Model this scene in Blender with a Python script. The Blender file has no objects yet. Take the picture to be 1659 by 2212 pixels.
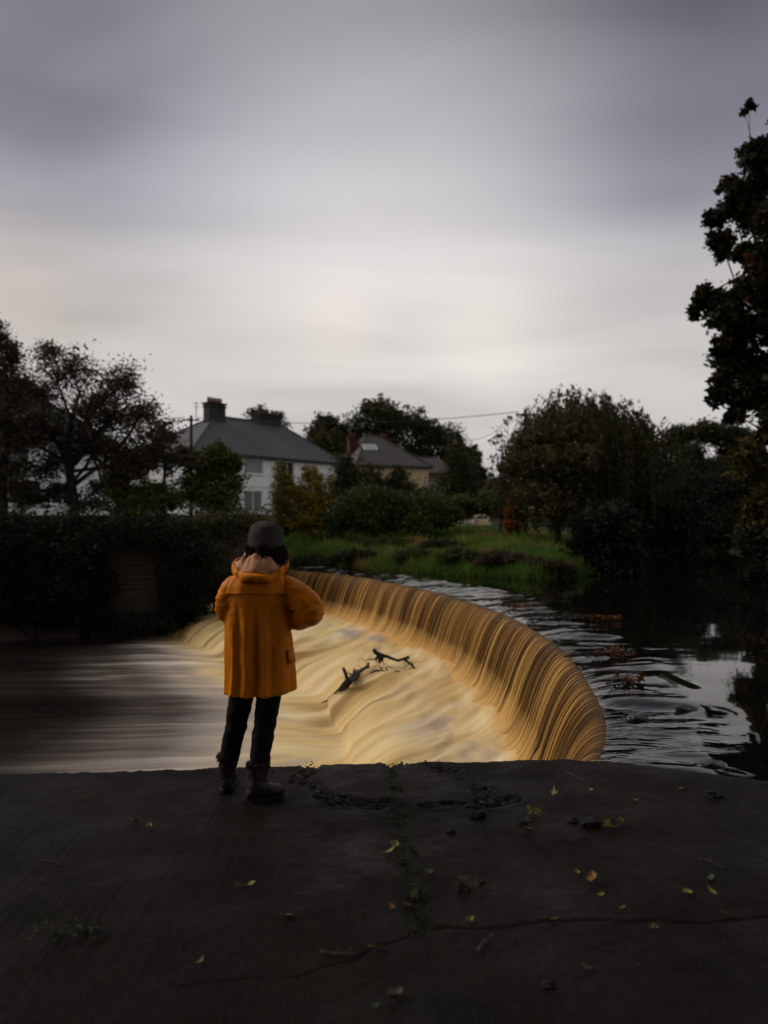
import bpy, bmesh, math, random
import numpy as np
from mathutils import Vector, Matrix

random.seed(7)
RNG = np.random.default_rng(11)
SC = bpy.context.scene
COL = SC.collection
rad = math.radians

# ------------------------------------------------------------------ camera
EYE = 1.63                       # eye height above the concrete
FPX = 1700.0                     # focal length in pixels of a 1659 x 2212 print of the photograph
cam = bpy.data.cameras.new('camera')
cam.sensor_fit = 'VERTICAL'
cam.sensor_height = 36.0
cam.lens = 36.0 * FPX / 2212.0
cam.shift_y = 24.0 / 2212.0
cam.clip_end = 3000
cam.clip_start = 0.05
cam.dof.use_dof = True
cam.dof.focus_distance = 6.2
cam.dof.aperture_fstop = 1.3
camo = bpy.data.objects.new('camera', cam)
camo.location = (0, 0, EYE)
camo.rotation_euler = (rad(90), 0, 0)
COL.objects.link(camo)
SC.camera = camo


def px(x, y, z):
    """the point at height z that the photograph shows at print pixel x, y"""
    d = (EYE - z) * FPX / (y - 1130.0)
    return np.array([(x - 829.5) * d / FPX, d, z])


def pd(x, y, d):
    """the point at distance d"""
    return np.array([(x - 829.5) * d / FPX, d, EYE + (1130.0 - y) * d / FPX])


# ------------------------------------------------------------------ sky and light
SUN_EL, SUN_AZ = 40.0, -75.0     # azimuth measured from +Y towards +X: the weak sun stands to the left
world = bpy.data.worlds.new('World')
SC.world = world
world.use_nodes = True


class G:
    """small helper to write node graphs"""
    def __init__(self, nt):
        self.nt = nt
        nt.nodes.clear()

    def n(self, kind, ins=None, **props):
        nd = self.nt.nodes.new(kind)
        for k, v in props.items():
            setattr(nd, k, v)
        for k, v in (ins or {}).items():
            self.set(nd.inputs[k], v)
        return nd

    def set(self, sock, v):
        if isinstance(v, bpy.types.NodeSocket):
            self.nt.links.new(v, sock)
        else:
            if isinstance(v, (tuple, list)) and sock.type == 'RGBA' and len(v) == 3:
                v = (*v, 1.0)
            sock.default_value = v

    def m(self, op, a, b=None, c=None, clamp=False):
        nd = self.n('ShaderNodeMath', operation=op, use_clamp=clamp)
        for i, v in enumerate((a, b, c)):
            if v is not None:
                self.set(nd.inputs[i], v)
        return nd.outputs[0]

    def vm(self, op, a, b=None):
        nd = self.n('ShaderNodeVectorMath', operation=op)
        self.set(nd.inputs[0], a)
        if b is not None:
            self.set(nd.inputs[1], b)
        return nd.outputs['Value'] if op in ('DOT_PRODUCT', 'LENGTH') else nd.outputs[0]

    def mix(self, f, a, b, blend='MIX'):
        nd = self.n('ShaderNodeMix', data_type='RGBA', blend_type=blend)
        self.set(nd.inputs[0], f)
        self.set(nd.inputs[6], a)
        self.set(nd.inputs[7], b)
        return nd.outputs[2]

    def ramp(self, f, stops, interp='LINEAR'):
        nd = self.n('ShaderNodeValToRGB')
        cr = nd.color_ramp
        cr.interpolation = interp
        while len(cr.elements) < len(stops):
            cr.elements.new(0.5)
        for e, (p, c) in zip(cr.elements, stops):
            e.position = p
            e.color = (c, c, c, 1) if isinstance(c, (int, float)) else (*c, 1)
        self.set(nd.inputs[0], f)
        return nd.outputs[0]

    def noise(self, vec, scale=1.0, detail=3.0, rough=0.55, dist=0.0):
        nd = self.n('ShaderNodeTexNoise', {'Scale': scale, 'Detail': detail, 'Roughness': rough, 'Distortion': dist})
        if vec is not None:
            self.set(nd.inputs['Vector'], vec)
        return nd.outputs['Fac']

    def mapping(self, vec, scale=(1, 1, 1), loc=(0, 0, 0), rot=(0, 0, 0)):
        nd = self.n('ShaderNodeMapping', {'Scale': scale, 'Location': loc, 'Rotation': rot})
        self.set(nd.inputs['Vector'], vec)
        return nd.outputs[0]


def sky_world():
    g = G(world.node_tree)
    tc = g.n('ShaderNodeTexCoord').outputs['Generated']
    d = g.vm('NORMALIZE', tc)
    sep = g.n('ShaderNodeSeparateXYZ', {0: d})
    z = g.m('MAXIMUM', sep.outputs[2], 0.0)
    base = g.ramp(z, [(0.0, (.58, .56, .55)), (.10, (.63, .60, .585)), (.20, (.66, .63, .60)), (.27, (.62, .59, .565)), (.38, (.52, .505, .525)),
                      (.46, (.42, .41, .435)), (.55, (.315, .312, .33)), (.70, (.33, .335, .345)), (1.0, (.35, .355, .365))], 'EASE')
    # soft drifting cloud, stretched the way long exposures draw it
    zz = g.m('ADD', z, 0.22)
    pxy = g.n('ShaderNodeCombineXYZ', {0: g.m('DIVIDE', sep.outputs[0], zz), 1: g.m('DIVIDE', sep.outputs[1], zz), 2: 0.0}).outputs[0]
    c1 = g.noise(g.mapping(pxy, (.9, 1.7, 1), (3.1, 1.7, 0), (0, 0, rad(18))), 1.0, 3.0, .5, .5)
    c2 = g.noise(g.mapping(d, (1.5, 1.5, 9.5), (1.3, 0, 4.1)), 1.0, 2.0, .45, .2)
    k = g.m('ADD', g.m('MULTIPLY', g.m('SUBTRACT', c1, .5), .80), g.m('MULTIPLY', g.m('SUBTRACT', c2, .5), .36))
    k = g.m('ADD', k, 1.0)
    col = g.vm('SCALE', base)
    col.node.inputs['Scale'].default_value = 1
    g.nt.links.new(k, col.node.inputs['Scale'])
    # thinner and thicker places in the cloud cover: direction, tightness, colour gain
    blobs = [((1020, 400), 26, (.10, .105, .10)), ((900, 620), 40, (.045, .03, .02)), ((180, 470), 70, (-.10, -.093, -.075)),
             ((1440, 470), 70, (-.13, -.122, -.09)), ((40, 190), 45, (-.09, -.088, -.078)), ((1600, 130), 26, (-.13, -.127, -.12)),
             ((830, 745), 220, (-.05, -.045, -.03)), ((1050, 730), 400, (.08, .066, .052)), ((740, 705), 500, (.09, .07, .05)), ((60, 650), 300, (.08, .055, .03)), ((350, 690), 200, (.05, .045, .04)), ((420, 150), 60, (.045, .043, .05)), ((800, 230), 30, (.05, .045, .055)), ((0, -20), 40, (-.05, -.05, -.052)), ((1680, -20), 40, (-.06, -.06, -.062))]
    for (bx, by), kk, gain in blobs:
        v = Vector(((bx - 829.5) / FPX, 1.0, (1130 - by) / FPX)).normalized()
        e = g.m('EXPONENT', g.m('MULTIPLY', g.m('SUBTRACT', g.vm('DOT_PRODUCT', d, tuple(v)), 1.0), float(kk)))
        sc = g.vm('SCALE', gain)
        g.nt.links.new(e, sc.node.inputs['Scale'])
        col = g.vm('ADD', col, sc)
    col = g.vm('MAXIMUM', col, (.03, .03, .03))
    sky = g.n('ShaderNodeTexSky', sky_type='NISHITA', sun_disc=False, sun_elevation=rad(SUN_EL), sun_rotation=rad(SUN_AZ),
              air_density=1.5, dust_density=4.0)
    b1 = g.n('ShaderNodeBackground', {'Color': sky.outputs[0], 'Strength': 0.05})
    b2 = g.n('ShaderNodeBackground', {'Color': col, 'Strength': 1.0})
    mx = g.n('ShaderNodeMixShader', {0: 0.95, 1: b1.outputs[0], 2: b2.outputs[0]})
    g.n('ShaderNodeOutputWorld', {0: mx.outputs[0]})


sky_world()
sun = bpy.data.lights.new('sun', 'SUN')
sun.energy = 1.5
sun.angle = rad(22)
sun.color = (1.0, .93, .84)
suno = bpy.data.objects.new('sun', sun)
sd = Vector((math.sin(rad(SUN_AZ)) * math.cos(rad(SUN_EL)), math.cos(rad(SUN_AZ)) * math.cos(rad(SUN_EL)), math.sin(rad(SUN_EL))))
suno.rotation_euler = sd.to_track_quat('Z', 'Y').to_euler()
suno.location = (-30, 10, 40)
COL.objects.link(suno)
SC.view_settings.view_transform = 'Standard'
SC.view_settings.look = 'None'
SC.view_settings.gamma = 1.0
SC.view_settings.use_curve_mapping = False
SC.view_settings.exposure = 0.0
SC.render.engine = 'CYCLES'
SC.cycles.use_denoising = True
SC.cycles.max_bounces = 6


# ------------------------------------------------------------------ numpy noise
def _h(ix, iy, iz, seed):
    n = (ix * 374761393 + iy * 668265263 + iz * 1274126177 + seed * 982451653) & 0xffffffff
    n = ((n ^ (n >> 13)) * 1274126177) & 0xffffffff
    n = ((n ^ (n >> 16)) * 668265263) & 0xffffffff
    return ((n ^ (n >> 15)) & 0xffffff) / float(0xffffff)


def vnoise(x, y, z=0.0, seed=0):
    x, y, z = np.broadcast_arrays(np.asarray(x, float), np.asarray(y, float), np.asarray(z, float))
    xi, yi, zi = np.floor(x).astype(np.int64), np.floor(y).astype(np.int64), np.floor(z).astype(np.int64)
    xf, yf, zf = x - xi, y - yi, z - zi
    u, v, w = [t * t * t * (t * (t * 6 - 15) + 10) for t in (xf, yf, zf)]
    r = 0
    for dx in (0, 1):
        for dy in (0, 1):
            for dz in (0, 1):
                wgt = (u if dx else 1 - u) * (v if dy else 1 - v) * (w if dz else 1 - w)
                r = r + wgt * _h(xi + dx, yi + dy, zi + dz, seed)
    return r * 2 - 1


def fbm(x, y, z=0.0, oct=4, seed=0, gain=.5):
    a, s, f = 1.0, 0.0, 1.0
    for o in range(oct):
        s = s + a * vnoise(np.asarray(x) * f, np.asarray(y) * f, np.asarray(z) * f, seed + o * 17)
        a *= gain
        f *= 2.03
    return s


def sstep(a, b, x):
    t = np.clip((np.asarray(x, float) - a) / (b - a), 0, 1)
    return t * t * (3 - 2 * t)


def catmull(pts, n):
    """n points evenly spaced by length along a smooth curve through pts"""
    p = np.array(pts, float)
    p = np.vstack([2 * p[0] - p[1], p, 2 * p[-1] - p[-2]])
    out = []
    for i in range(1, len(p) - 2):
        t = np.linspace(0, 1, 24, endpoint=False)[:, None]
        a, b, c, d = p[i - 1], p[i], p[i + 1], p[i + 2]
        out.append(.5 * ((2 * b) + (-a + c) * t + (2 * a - 5 * b + 4 * c - d) * t ** 2 + (-a + 3 * b - 3 * c + d) * t ** 3))
    out.append(p[-2][None])
    q = np.vstack(out)
    L = np.concatenate([[0], np.cumsum(np.linalg.norm(np.diff(q, axis=0), axis=1))])
    s = np.linspace(0, L[-1], n)
    return np.stack([np.interp(s, L, q[:, k]) for k in range(q.shape[1])], 1)


# ------------------------------------------------------------------ object helpers
WL = {}                           # world position of every thing's base


def link(name, me, mat=None, parent=None):
    o = bpy.data.objects.new(name, me)
    COL.objects.link(o)
    if mat is not None:
        me.materials.clear()
        me.materials.append(mat)
    if parent is not None:
        o.parent = parent
        WL[o.as_pointer()] = WL[parent.as_pointer()]
    else:
        WL[o.as_pointer()] = np.zeros(3)
    return o


def tag(o, label=None, cat=None, group=None, kind=None):
    if label:
        o['label'] = label
    if cat:
        o['category'] = cat
    if group:
        o['group'] = group
    if kind:
        o['kind'] = kind
    return o


def thing(name, label, cat, loc=(0, 0, 0), group=None):
    o = bpy.data.objects.new(name, None)
    o.empty_display_size = .2
    o.location = tuple(float(v) for v in loc)
    COL.objects.link(o)
    WL[o.as_pointer()] = np.array(loc, float)
    return tag(o, label, cat, group)


def off(parent):
    return WL[parent.as_pointer()] if parent is not None else np.zeros(3)


def npmesh(name, V, F, smooth=True, attr=None, uv=None):
    """V (n,3); F (m,k) constant size faces"""
    V = np.ascontiguousarray(V, np.float32)
    F = np.ascontiguousarray(F, np.int32)
    me = bpy.data.meshes.new(name)
    me.vertices.add(len(V))
    me.vertices.foreach_set('co', V.ravel())
    m, k = F.shape
    me.loops.add(m * k)
    me.loops.foreach_set('vertex_index', F.ravel())
    me.polygons.add(m)
    me.polygons.foreach_set('loop_start', np.arange(0, m * k, k, dtype=np.int32))
    me.polygons.foreach_set('use_smooth', np.full(m, smooth, dtype=bool))
    for nm, a in (attr or {}).items():
        a = np.ascontiguousarray(a, np.float32)
        at = me.attributes.new(nm, 'FLOAT', 'POINT')
        at.data.foreach_set('value', a)
    if uv is not None:
        l = me.uv_layers.new(name='UVMap')
        l.data.foreach_set('uv', np.ascontiguousarray(uv[F.ravel()], np.float32).ravel())
    me.update(calc_edges=True)
    me.validate()
    return me


def grid_faces(nr, nc):
    i = np.arange(nr - 1)[:, None] * nc + np.arange(nc - 1)[None]
    return np.stack([i, i + 1, i + nc + 1, i + nc], -1).reshape(-1, 4)


class MB:
    """collects shapes of one mesh, in world coordinates"""
    def __init__(self):
        self.v, self.f = [], []

    def add(self, V, F):
        b = len(self.v)
        self.v.extend([tuple(map(float, p)) for p in V])
        self.f.extend([tuple(int(i) + b for i in q) for q in F])

    def box(self, c, s, ax=None):
        """box by centre and full sizes, ax = three axis vectors"""
        ax = np.eye(3) if ax is None else np.asarray(ax, float)
        c = np.asarray(c, float)
        P = []
        for dz in (-.5, .5):
            for dy in (-.5, .5):
                for dx in (-.5, .5):
                    P.append(c + ax[0] * dx * s[0] + ax[1] * dy * s[1] + ax[2] * dz * s[2])
        self.add(P, [(0, 2, 3, 1), (4, 5, 7, 6), (0, 1, 5, 4), (2, 6, 7, 3), (0, 4, 6, 2), (1, 3, 7, 5)])

    def tube(self, path, radii, n=6, cap=True):
        path = np.asarray(path, float)
        m = len(path)
        radii = np.broadcast_to(np.asarray(radii, float), (m,))
        T = np.gradient(path, axis=0)
        T /= np.linalg.norm(T, axis=1)[:, None] + 1e-9
        a = np.array([0, 0, 1.0]) if abs(T[0][2]) < .9 else np.array([1.0, 0, 0])
        u = np.cross(T[0], a)
        u /= np.linalg.norm(u)
        ang = np.arange(n) / n * 2 * math.pi
        V = []
        for i in range(m):
            u = u - T[i] * np.dot(u, T[i])
            u /= np.linalg.norm(u) + 1e-9
            w = np.cross(T[i], u)
            V.append(path[i] + radii[i] * (np.cos(ang)[:, None] * u + np.sin(ang)[:, None] * w))
        V = np.vstack(V)
        F = [(i * n + j, i * n + (j + 1) % n, (i + 1) * n + (j + 1) % n, (i + 1) * n + j) for i in range(m - 1) for j in range(n)]
        if cap:
            F.append(tuple(range(n))[::-1])
            F.append(tuple((m - 1) * n + j for j in range(n)))
        self.add(V, F)

    def rings(self, R, cap=True):
        """loft of closed rings, each (n,3)"""
        n = len(R[0])
        V = np.vstack(R)
        F = [(i * n + j, i * n + (j + 1) % n, (i + 1) * n + (j + 1) % n, (i + 1) * n + j) for i in range(len(R) - 1) for j in range(n)]
        if cap:
            F.append(tuple(range(n))[::-1])
            F.append(tuple((len(R) - 1) * n + j for j in range(n)))
        self.add(V, F)

    def build(self, name, mat, parent=None, smooth=False):
        me = bpy.data.meshes.new(name)
        o = off(parent)
        me.from_pydata([(p[0] - o[0], p[1] - o[1], p[2] - o[2]) for p in self.v], [], self.f)
        if smooth:
            me.polygons.foreach_set('use_smooth', [True] * len(me.polygons))
        me.update()
        return link(name, me, mat, parent)


# ------------------------------------------------------------------ materials
def principled(name):
    m = bpy.data.materials.new(name)
    m.use_nodes = True
    g = G(m.node_tree)
    b = g.n('ShaderNodeBsdfPrincipled')
    g.n('ShaderNodeOutputMaterial', {0: b.outputs[0]})
    return m, g, b


def simple(name, c1, c2=None, rough=.7, scale=3.0, bump=.0, bscale=None, spec=.3, stretch=(1, 1, 1), detail=4):
    """two tone mottled material in object coordinates with fine relief"""
    m, g, b = principled(name)
    tc = g.n('ShaderNodeTexCoord').outputs['Object']
    v = g.mapping(tc, stretch)
    f = g.ramp(g.noise(v, scale, detail), [(.35, 0.0), (.65, 1.0)])
    g.set(b.inputs['Base Color'], g.mix(f, c1, c2 or tuple(x * .7 for x in c1)))
    b.inputs['Roughness'].default_value = rough
    b.inputs['Specular IOR Level'].default_value = spec
    if bump:
        h = g.noise(v, bscale or scale * 4, 4)
        bp = g.n('ShaderNodeBump', {'Strength': 1.0, 'Distance': bump, 'Height': h})
        g.set(b.inputs['Normal'], bp.outputs[0])
    return m


def leaf_mat(name, stops, rough=.6, trans=.25):
    m = bpy.data.materials.new(name)
    m.use_nodes = True
    g = G(m.node_tree)
    t = g.n('ShaderNodeAttribute', attribute_name='tint').outputs['Fac']
    c = g.ramp(t, stops)
    b = g.n('ShaderNodeBsdfPrincipled', {'Base Color': c, 'Roughness': rough, 'Specular IOR Level': .15})
    tr = g.n('ShaderNodeBsdfTranslucent', {'Color': c})
    mx = g.n('ShaderNodeMixShader', {0: trans, 1: b.outputs[0], 2: tr.outputs[0]})
    g.n('ShaderNodeOutputMaterial', {0: mx.outputs[0]})
    return m


M = {}
M['bark'] = simple('bark', (.035, .028, .022), (.016, .013, .011), .9, 6, .02, 18, .1, (1, 1, .25))
M['leaf_maple'] = leaf_mat('leaf_maple', [(0, (.012, .016, .008)), (.6, (.022, .022, .009)), (.85, (.07, .035, .010)), (1, (.13, .055, .014))])
M['leaf_dark'] = leaf_mat('leaf_dark', [(0, (.026, .032, .015)), (.6, (.052, .054, .022)), (1, (.10, .075, .03))])
M['leaf_brown'] = leaf_mat('leaf_brown', [(0, (.038, .033, .022)), (.6, (.070, .056, .032)), (1, (.12, .08, .04))])
M['leaf_green'] = leaf_mat('leaf_green', [(0, (.034, .050, .013)), (.6, (.068, .084, .019)), (1, (.15, .13, .03))])
M['leaf_yellow'] = leaf_mat('leaf_yellow', [(0, (.09, .085, .018)), (.5, (.24, .17, .025)), (1, (.45, .25, .03))])
M['leaf_willow'] = leaf_mat('leaf_willow', [(0, (.030, .031, .012)), (.6, (.062, .056, .020)), (1, (.14, .105, .035))])
M['leaf_olive'] = leaf_mat('leaf_olive', [(0, (.022, .022, .007)), (.6, (.07, .058, .013)), (1, (.20, .13, .022))])
M['leaf_orange'] = leaf_mat('leaf_orange', [(0, (.06, .028, .010)), (.6, (.16, .055, .014)), (1, (.38, .11, .02))])
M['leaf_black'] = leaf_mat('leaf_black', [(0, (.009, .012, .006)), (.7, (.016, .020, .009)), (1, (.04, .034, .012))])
M['grass'] = leaf_mat('grass_blade', [(0, (.035, .07, .012)), (.55, (.085, .16, .022)), (.8, (.15, .17, .035)), (1, (.28, .19, .06))], .6, .3)
M['litter'] = leaf_mat('litter_leaf', [(0, (.03, .014, .007)), (.6, (.11, .042, .012)), (1, (.30, .12, .03))])
M['wet_wood'] = simple('wet_wood', (.022, .014, .010), (.008, .006, .005), .45, 8, .01, 30, .4)
M['metal_dark'] = simple('dark_metal', (.03, .03, .032), None, .5)


def leaves_mesh(name, P, size, aspect=.55, tilt=.8, hang=0.0, seed=0, lobed=False, tint=None):
    """one small bent leaf per point of P"""
    r = np.random.default_rng(seed)
    n = len(P)
    sz = size * r.lognormal(0, .38, n)
    ax = r.normal(size=(n, 3))
    ax[:, 2] = ax[:, 2] * (1 - hang) * .6 - hang * 1.6
    ax /= np.linalg.norm(ax, axis=1)[:, None]
    nm = r.normal(size=(n, 3)) * tilt + np.array([0, 0, 1.0]) * (1 - hang)
    sd_ = np.cross(ax, nm)
    sd_ /= np.linalg.norm(sd_, axis=1)[:, None] + 1e-9
    up = np.cross(sd_, ax)
    if lobed:
        T = np.array([(-.5, 0, 0), (-.3, .30, .03), (-.12, .16, 0), (.12, .5, .05), (.2, .17, 0), (.55, 0, -.06),
                      (.2, -.17, 0), (.12, -.5, .05), (-.12, -.16, 0), (-.3, -.30, .03)])
        k = 10
    else:
        T = np.array([(-.5, 0, 0), (0, aspect * .5, .07), (.5, 0, -.05), (0, -aspect * .5, .07)])
        k = 4
    V = P[:, None] + sz[:, None, None] * (T[None, :, 0:1] * ax[:, None] + T[None, :, 1:2] * sd_[:, None] + T[None, :, 2:3] * up[:, None])
    F = np.arange(n * k).reshape(n, k)
    if tint is None:
        tint = np.clip(r.normal(.45, .25, n), 0, 1)
    return npmesh(name, V.reshape(-1, 3), F, False, {'tint': np.repeat(tint, k)})


def plant(name, label, cat, base, clumps, leaf, mat, trunk_h=None, trunk_r=.12, dens=1.0, sub=26, per=26, spread=.16, fill=1.0, group=None,
          seed=1, aspect=.55, lobed=False, part='crown', stem='trunk', hang=0.0, twig=True, stems=1, bark=None, flare=1.0, tint_shift=0.0):
    """trunk with limbs that reach into every clump, and a crown of leaf sprays round the twig ends.
    clumps: list of (centre, (rx, ry, rz))"""
    r = np.random.default_rng(seed)
    base = np.asarray(base, float)
    root = thing(name, label, cat, base, group)
    mb = MB()
    zs = [c[0][2] for c in clumps]
    if trunk_h is None:
        trunk_h = max(.3, (min(zs) - base[2]) * .9)
    top = base + np.array([0, 0, trunk_h])
    cc = np.mean([c[0] for c in clumps], axis=0)
    top[:2] += (cc[:2] - base[:2]) * .25
    zmax = max(zs)
    tip = np.array([top[0] * .5 + cc[0] * .5, top[1] * .5 + cc[1] * .5, max(top[2] + .1, top[2] + (zmax - top[2]) * .75)])
    for s in range(stems):
        o = r.normal(0, trunk_r * 1.5, 3) * (stems > 1)
        o[2] = 0
        q = [base + o + (0, 0, -.3), base + o * 1.2 + (0, 0, .15), (base + top) / 2 + o * 1.5 + r.normal(0, trunk_r * .6, 3) * (1, 1, 0), top + o * 2,
             (top + tip) / 2 + r.normal(0, trunk_r, 3), tip]
        mb.tube(catmull(q, 14), np.interp(np.linspace(0, 1, 14), [0, .06, .5, 1], [trunk_r * 1.5 * flare, trunk_r, trunk_r * .72, trunk_r * .15]), 8)
    pts, tn = [], []
    mv = float(np.mean([np.mean(q[1]) for q in clumps]))
    for ci, (c, rr) in enumerate(clumps):
        c = np.asarray(c, float)
        rr = np.asarray(rr, float)
        f = r.uniform(.0, .8)
        st = top + (tip - top) * f if c[2] > top[2] else base + (top - base) * np.clip((c[2] - base[2]) / max(.2, top[2] - base[2]) * .7, .15, .9)
        mid = (st + c) / 2 + r.normal(0, .08, 3) * np.linalg.norm(c - st) + np.array([0, 0, -.06 * np.linalg.norm(c - st)])
        r0 = min(trunk_r * r.uniform(.3, .5), float(np.mean(rr)) * .13 + .012)
        mb.tube(catmull([st, mid, c], 7), np.linspace(r0, r0 * .35, 7), 5, False)
        vol = float(np.mean(rr))
        ns = max(2, int(sub * dens * fill * np.clip((vol / mv) ** 1.6, .04, 1.5)))
        for k in range(ns):
            dv = r.normal(size=3)
            dv /= np.linalg.norm(dv)
            p = c + rr * dv * r.uniform(.15, 1.0) ** .5 * (1 + .22 * r.normal())
            if twig and k % 2 == 0:
                md = (c + p) / 2 + r.normal(0, .08, 3) * vol
                mb.tube([c, md, p], [r0 * .3, r0 * .2, r0 * .08], 3, False)
            npl = max(3, int(per * fill * r.uniform(.5, 1.5)))
            sp = vol * spread * r.uniform(.7, 1.6)
            q = p + r.normal(size=(npl, 3)) * sp * np.array([1, 1, .75])
            pts.append(q)
            tn.append(np.clip(r.normal(.42 + tint_shift, .20) + r.normal(0, .15, npl), 0, 1))
    P = np.vstack(pts)
    mb.build(stem, bark or M['bark'], root, True)
    me = leaves_mesh(part, P - base, leaf, aspect, seed=seed + 5, lobed=lobed, hang=hang, tint=np.concatenate(tn))
    link(part, me, mat, root)
    return root


def pc(x, y, d, rx, ry=None, rz=None):
    """clump from print pixels: centre x, y at distance d, radii in pixels across and up, depth like across"""
    s = d / FPX
    ry = ry or rx
    return (pd(x, y, d), (rx * s, (rz or rx) * s, ry * s))


# ------------------------------------------------------------------ lie of the land
WATER, APRON, POOL = -0.37, -1.99, -2.75
bank = [(-400, 20), (-40, 26.5), (-14, 29.3), (-8.9, 30.9), (-8.4, 33), (-7.4, 38.4), (-6.2, 40.2), (-2.3, 37.8), (1.7, 30.8), (5, 28.0), (8.3, 30), (12.5, 38), (16.5, 46), (20, 55), (24, 56),
        (24, 44), (17, 34), (13.2, 29), (12.2, 26), (14, 23.5), (20, 20), (24, 14), (27, 0), (30, -30), (60, -400)]
near = [(-400, 3.4), (-8, 3.8), (-7, 4.0), (3.0, 4.0), (4.6, 2.4), (6, 0), (8, -20), (12, -400)]


def sdist(poly, X, Y):
    """signed distance to the polyline, positive on its left hand side as it runs"""
    best = np.full(X.shape, 1e9)
    sg = np.ones(X.shape)
    for (x0, y0), (x1, y1) in zip(poly[:-1], poly[1:]):
        dx, dy = x1 - x0, y1 - y0
        L2 = dx * dx + dy * dy
        t = np.clip(((X - x0) * dx + (Y - y0) * dy) / L2, 0, 1)
        ex, ey = X - (x0 + t * dx), Y - (y0 + t * dy)
        dd = np.hypot(ex, ey)
        cr = dx * ey - dy * ex
        m = dd < best - 1e-9
        best = np.where(m, dd, best)
        sg = np.where(m, np.where(cr >= 0, 1.0, -1.0), sg)
    return best * sg


def ground_h(X, Y):
    X, Y = np.asarray(X, float), np.asarray(Y, float)
    d = sdist(bank, X, Y)
    dp = np.maximum(d, 0)
    rise = 1.6 * sstep(0, 21, dp) + .6 * sstep(21, 45, dp) + 4.0 * sstep(60, 260, dp)
    soft = -.45 + .62 * (1 - np.exp(-dp / .7)) + rise + .10 * fbm(X * .5, Y * .5, oct=3, seed=3) * sstep(0, 2, dp)
    wall = .95 + (rise - .3) * sstep(0, 25, dp)
    wl = sstep(-4.5, -7.5, X)
    h = soft * (1 - wl) + wall * wl
    h = h - .95 * np.exp(-(((X - 10.5) / 9) ** 2 + ((Y - 84) / 16) ** 2))
    low = np.where(wl > .5, d < .6, d < 0)
    bed = np.where(wl > .5, -3.4, np.maximum(-3.4, -.45 + d * .7))
    h = np.where(low, bed, h)
    dn = -sdist(near, X, Y)
    return np.where(dn > 0, np.where(dn < .6, -3.4, -.06), h)


def gz(x, y):
    return float(ground_h(np.array([x]), np.array([y]))[0])


M['earth'] = simple('earth_and_turf', (.030, .040, .014), (.022, .020, .012), .95, 1.3, .03, 6, .1)


def ground():
    def axis(a, b, st, far_a, far_b):
        m = list(np.arange(a, b + 1e-6, st))
        lo, hi, s = [], [], st
        v = a
        while v > far_a:
            s *= 1.35
            v -= s
            lo.append(v)
        v, s = b, st
        while v < far_b:
            s *= 1.35
            v += s
            hi.append(v)
        return np.array(lo[::-1] + m + hi)
    xs, ys = axis(-32, 32, .45, -900, 900), axis(-8, 62, .45, -300, 1600)
    X, Y = np.meshgrid(xs, ys)
    Z = ground_h(X, Y)
    me = npmesh('ground', np.stack([X, Y, Z], -1).reshape(-1, 3), grid_faces(len(ys), len(xs)))
    tag(link('ground', me, M['earth']), kind='structure')


ground()

# ------------------------------------------------------------------ the weir and its water
crest_pts = [(-6.9, 39.0), (-4.07, 34.7), (-1.26, 30.9), (1.04, 25.2), (2.13, 21.25), (2.77, 17.4), (2.93, 14.2), (2.83, 11.7), (2.57, 9.7), (2.37, 8.5),
             (2.18, 7.73), (1.96, 7.08), (1.79, 6.67), (1.5, 5.9), (1.2, 5.1), (.85, 4.3)]
lip_pts = [(-7.9, 31.4), (-6.3, 29.4), (-4.3, 26.5), (-1.95, 22.4), (-.55, 20), (.15, 16.8), (.5, 14.4), (.62, 11.5), (.5, 9), (.2, 6.5), (-.1, 4.2)]
foot_pts = [(-8.6, 30.5), (-7.35, 28.6), (-5.5, 25.8), (-3.0, 21.6), (-1.6, 19.2), (-1.05, 16.5), (-.8, 14.5), (-.75, 11.5), (-.9, 9), (-1.2, 6.5), (-1.5, 4.2)]


def curve_normals(C):
    T = np.gradient(C, axis=0)
    T /= np.linalg.norm(T, axis=1)[:, None]
    return np.stack([T[:, 1], -T[:, 0]], 1) * -1.0     # points upstream (to the outside of the bend)


def arclen(C):
    return np.concatenate([[0], np.cumsum(np.linalg.norm(np.diff(C, axis=0), axis=1))])


def water_material():
    m, g, b = principled('river_water')
    uv = g.n('ShaderNodeUVMap').outputs[0]
    obj = g.n('ShaderNodeTexCoord').outputs['Object']
    b.inputs['Base Color'].default_value = (.004, .0032, .0026, 1)
    b.inputs['Roughness'].default_value = .03
    b.inputs['IOR'].default_value = 1.33
    h = g.noise(g.mapping(uv, (2.4, .8, 1)), 1.0, 4, .6, .5)
    near_ = g.n('ShaderNodeAttribute', attribute_name='rush').outputs['Fac']
    bp = g.n('ShaderNodeBump', {'Strength': 1.0, 'Distance': .022, 'Height': g.m('MULTIPLY', h, near_)})
    h2 = g.noise(g.mapping(obj, (.5, 1.4, 1)), 1.0, 2, .5)
    bp2 = g.n('ShaderNodeBump', {'Strength': 1.0, 'Distance': .002, 'Height': h2, 'Normal': bp.outputs[0]})
    g.set(b.inputs['Normal'], bp2.outputs[0])
    return m


M['water'] = water_material()


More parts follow.
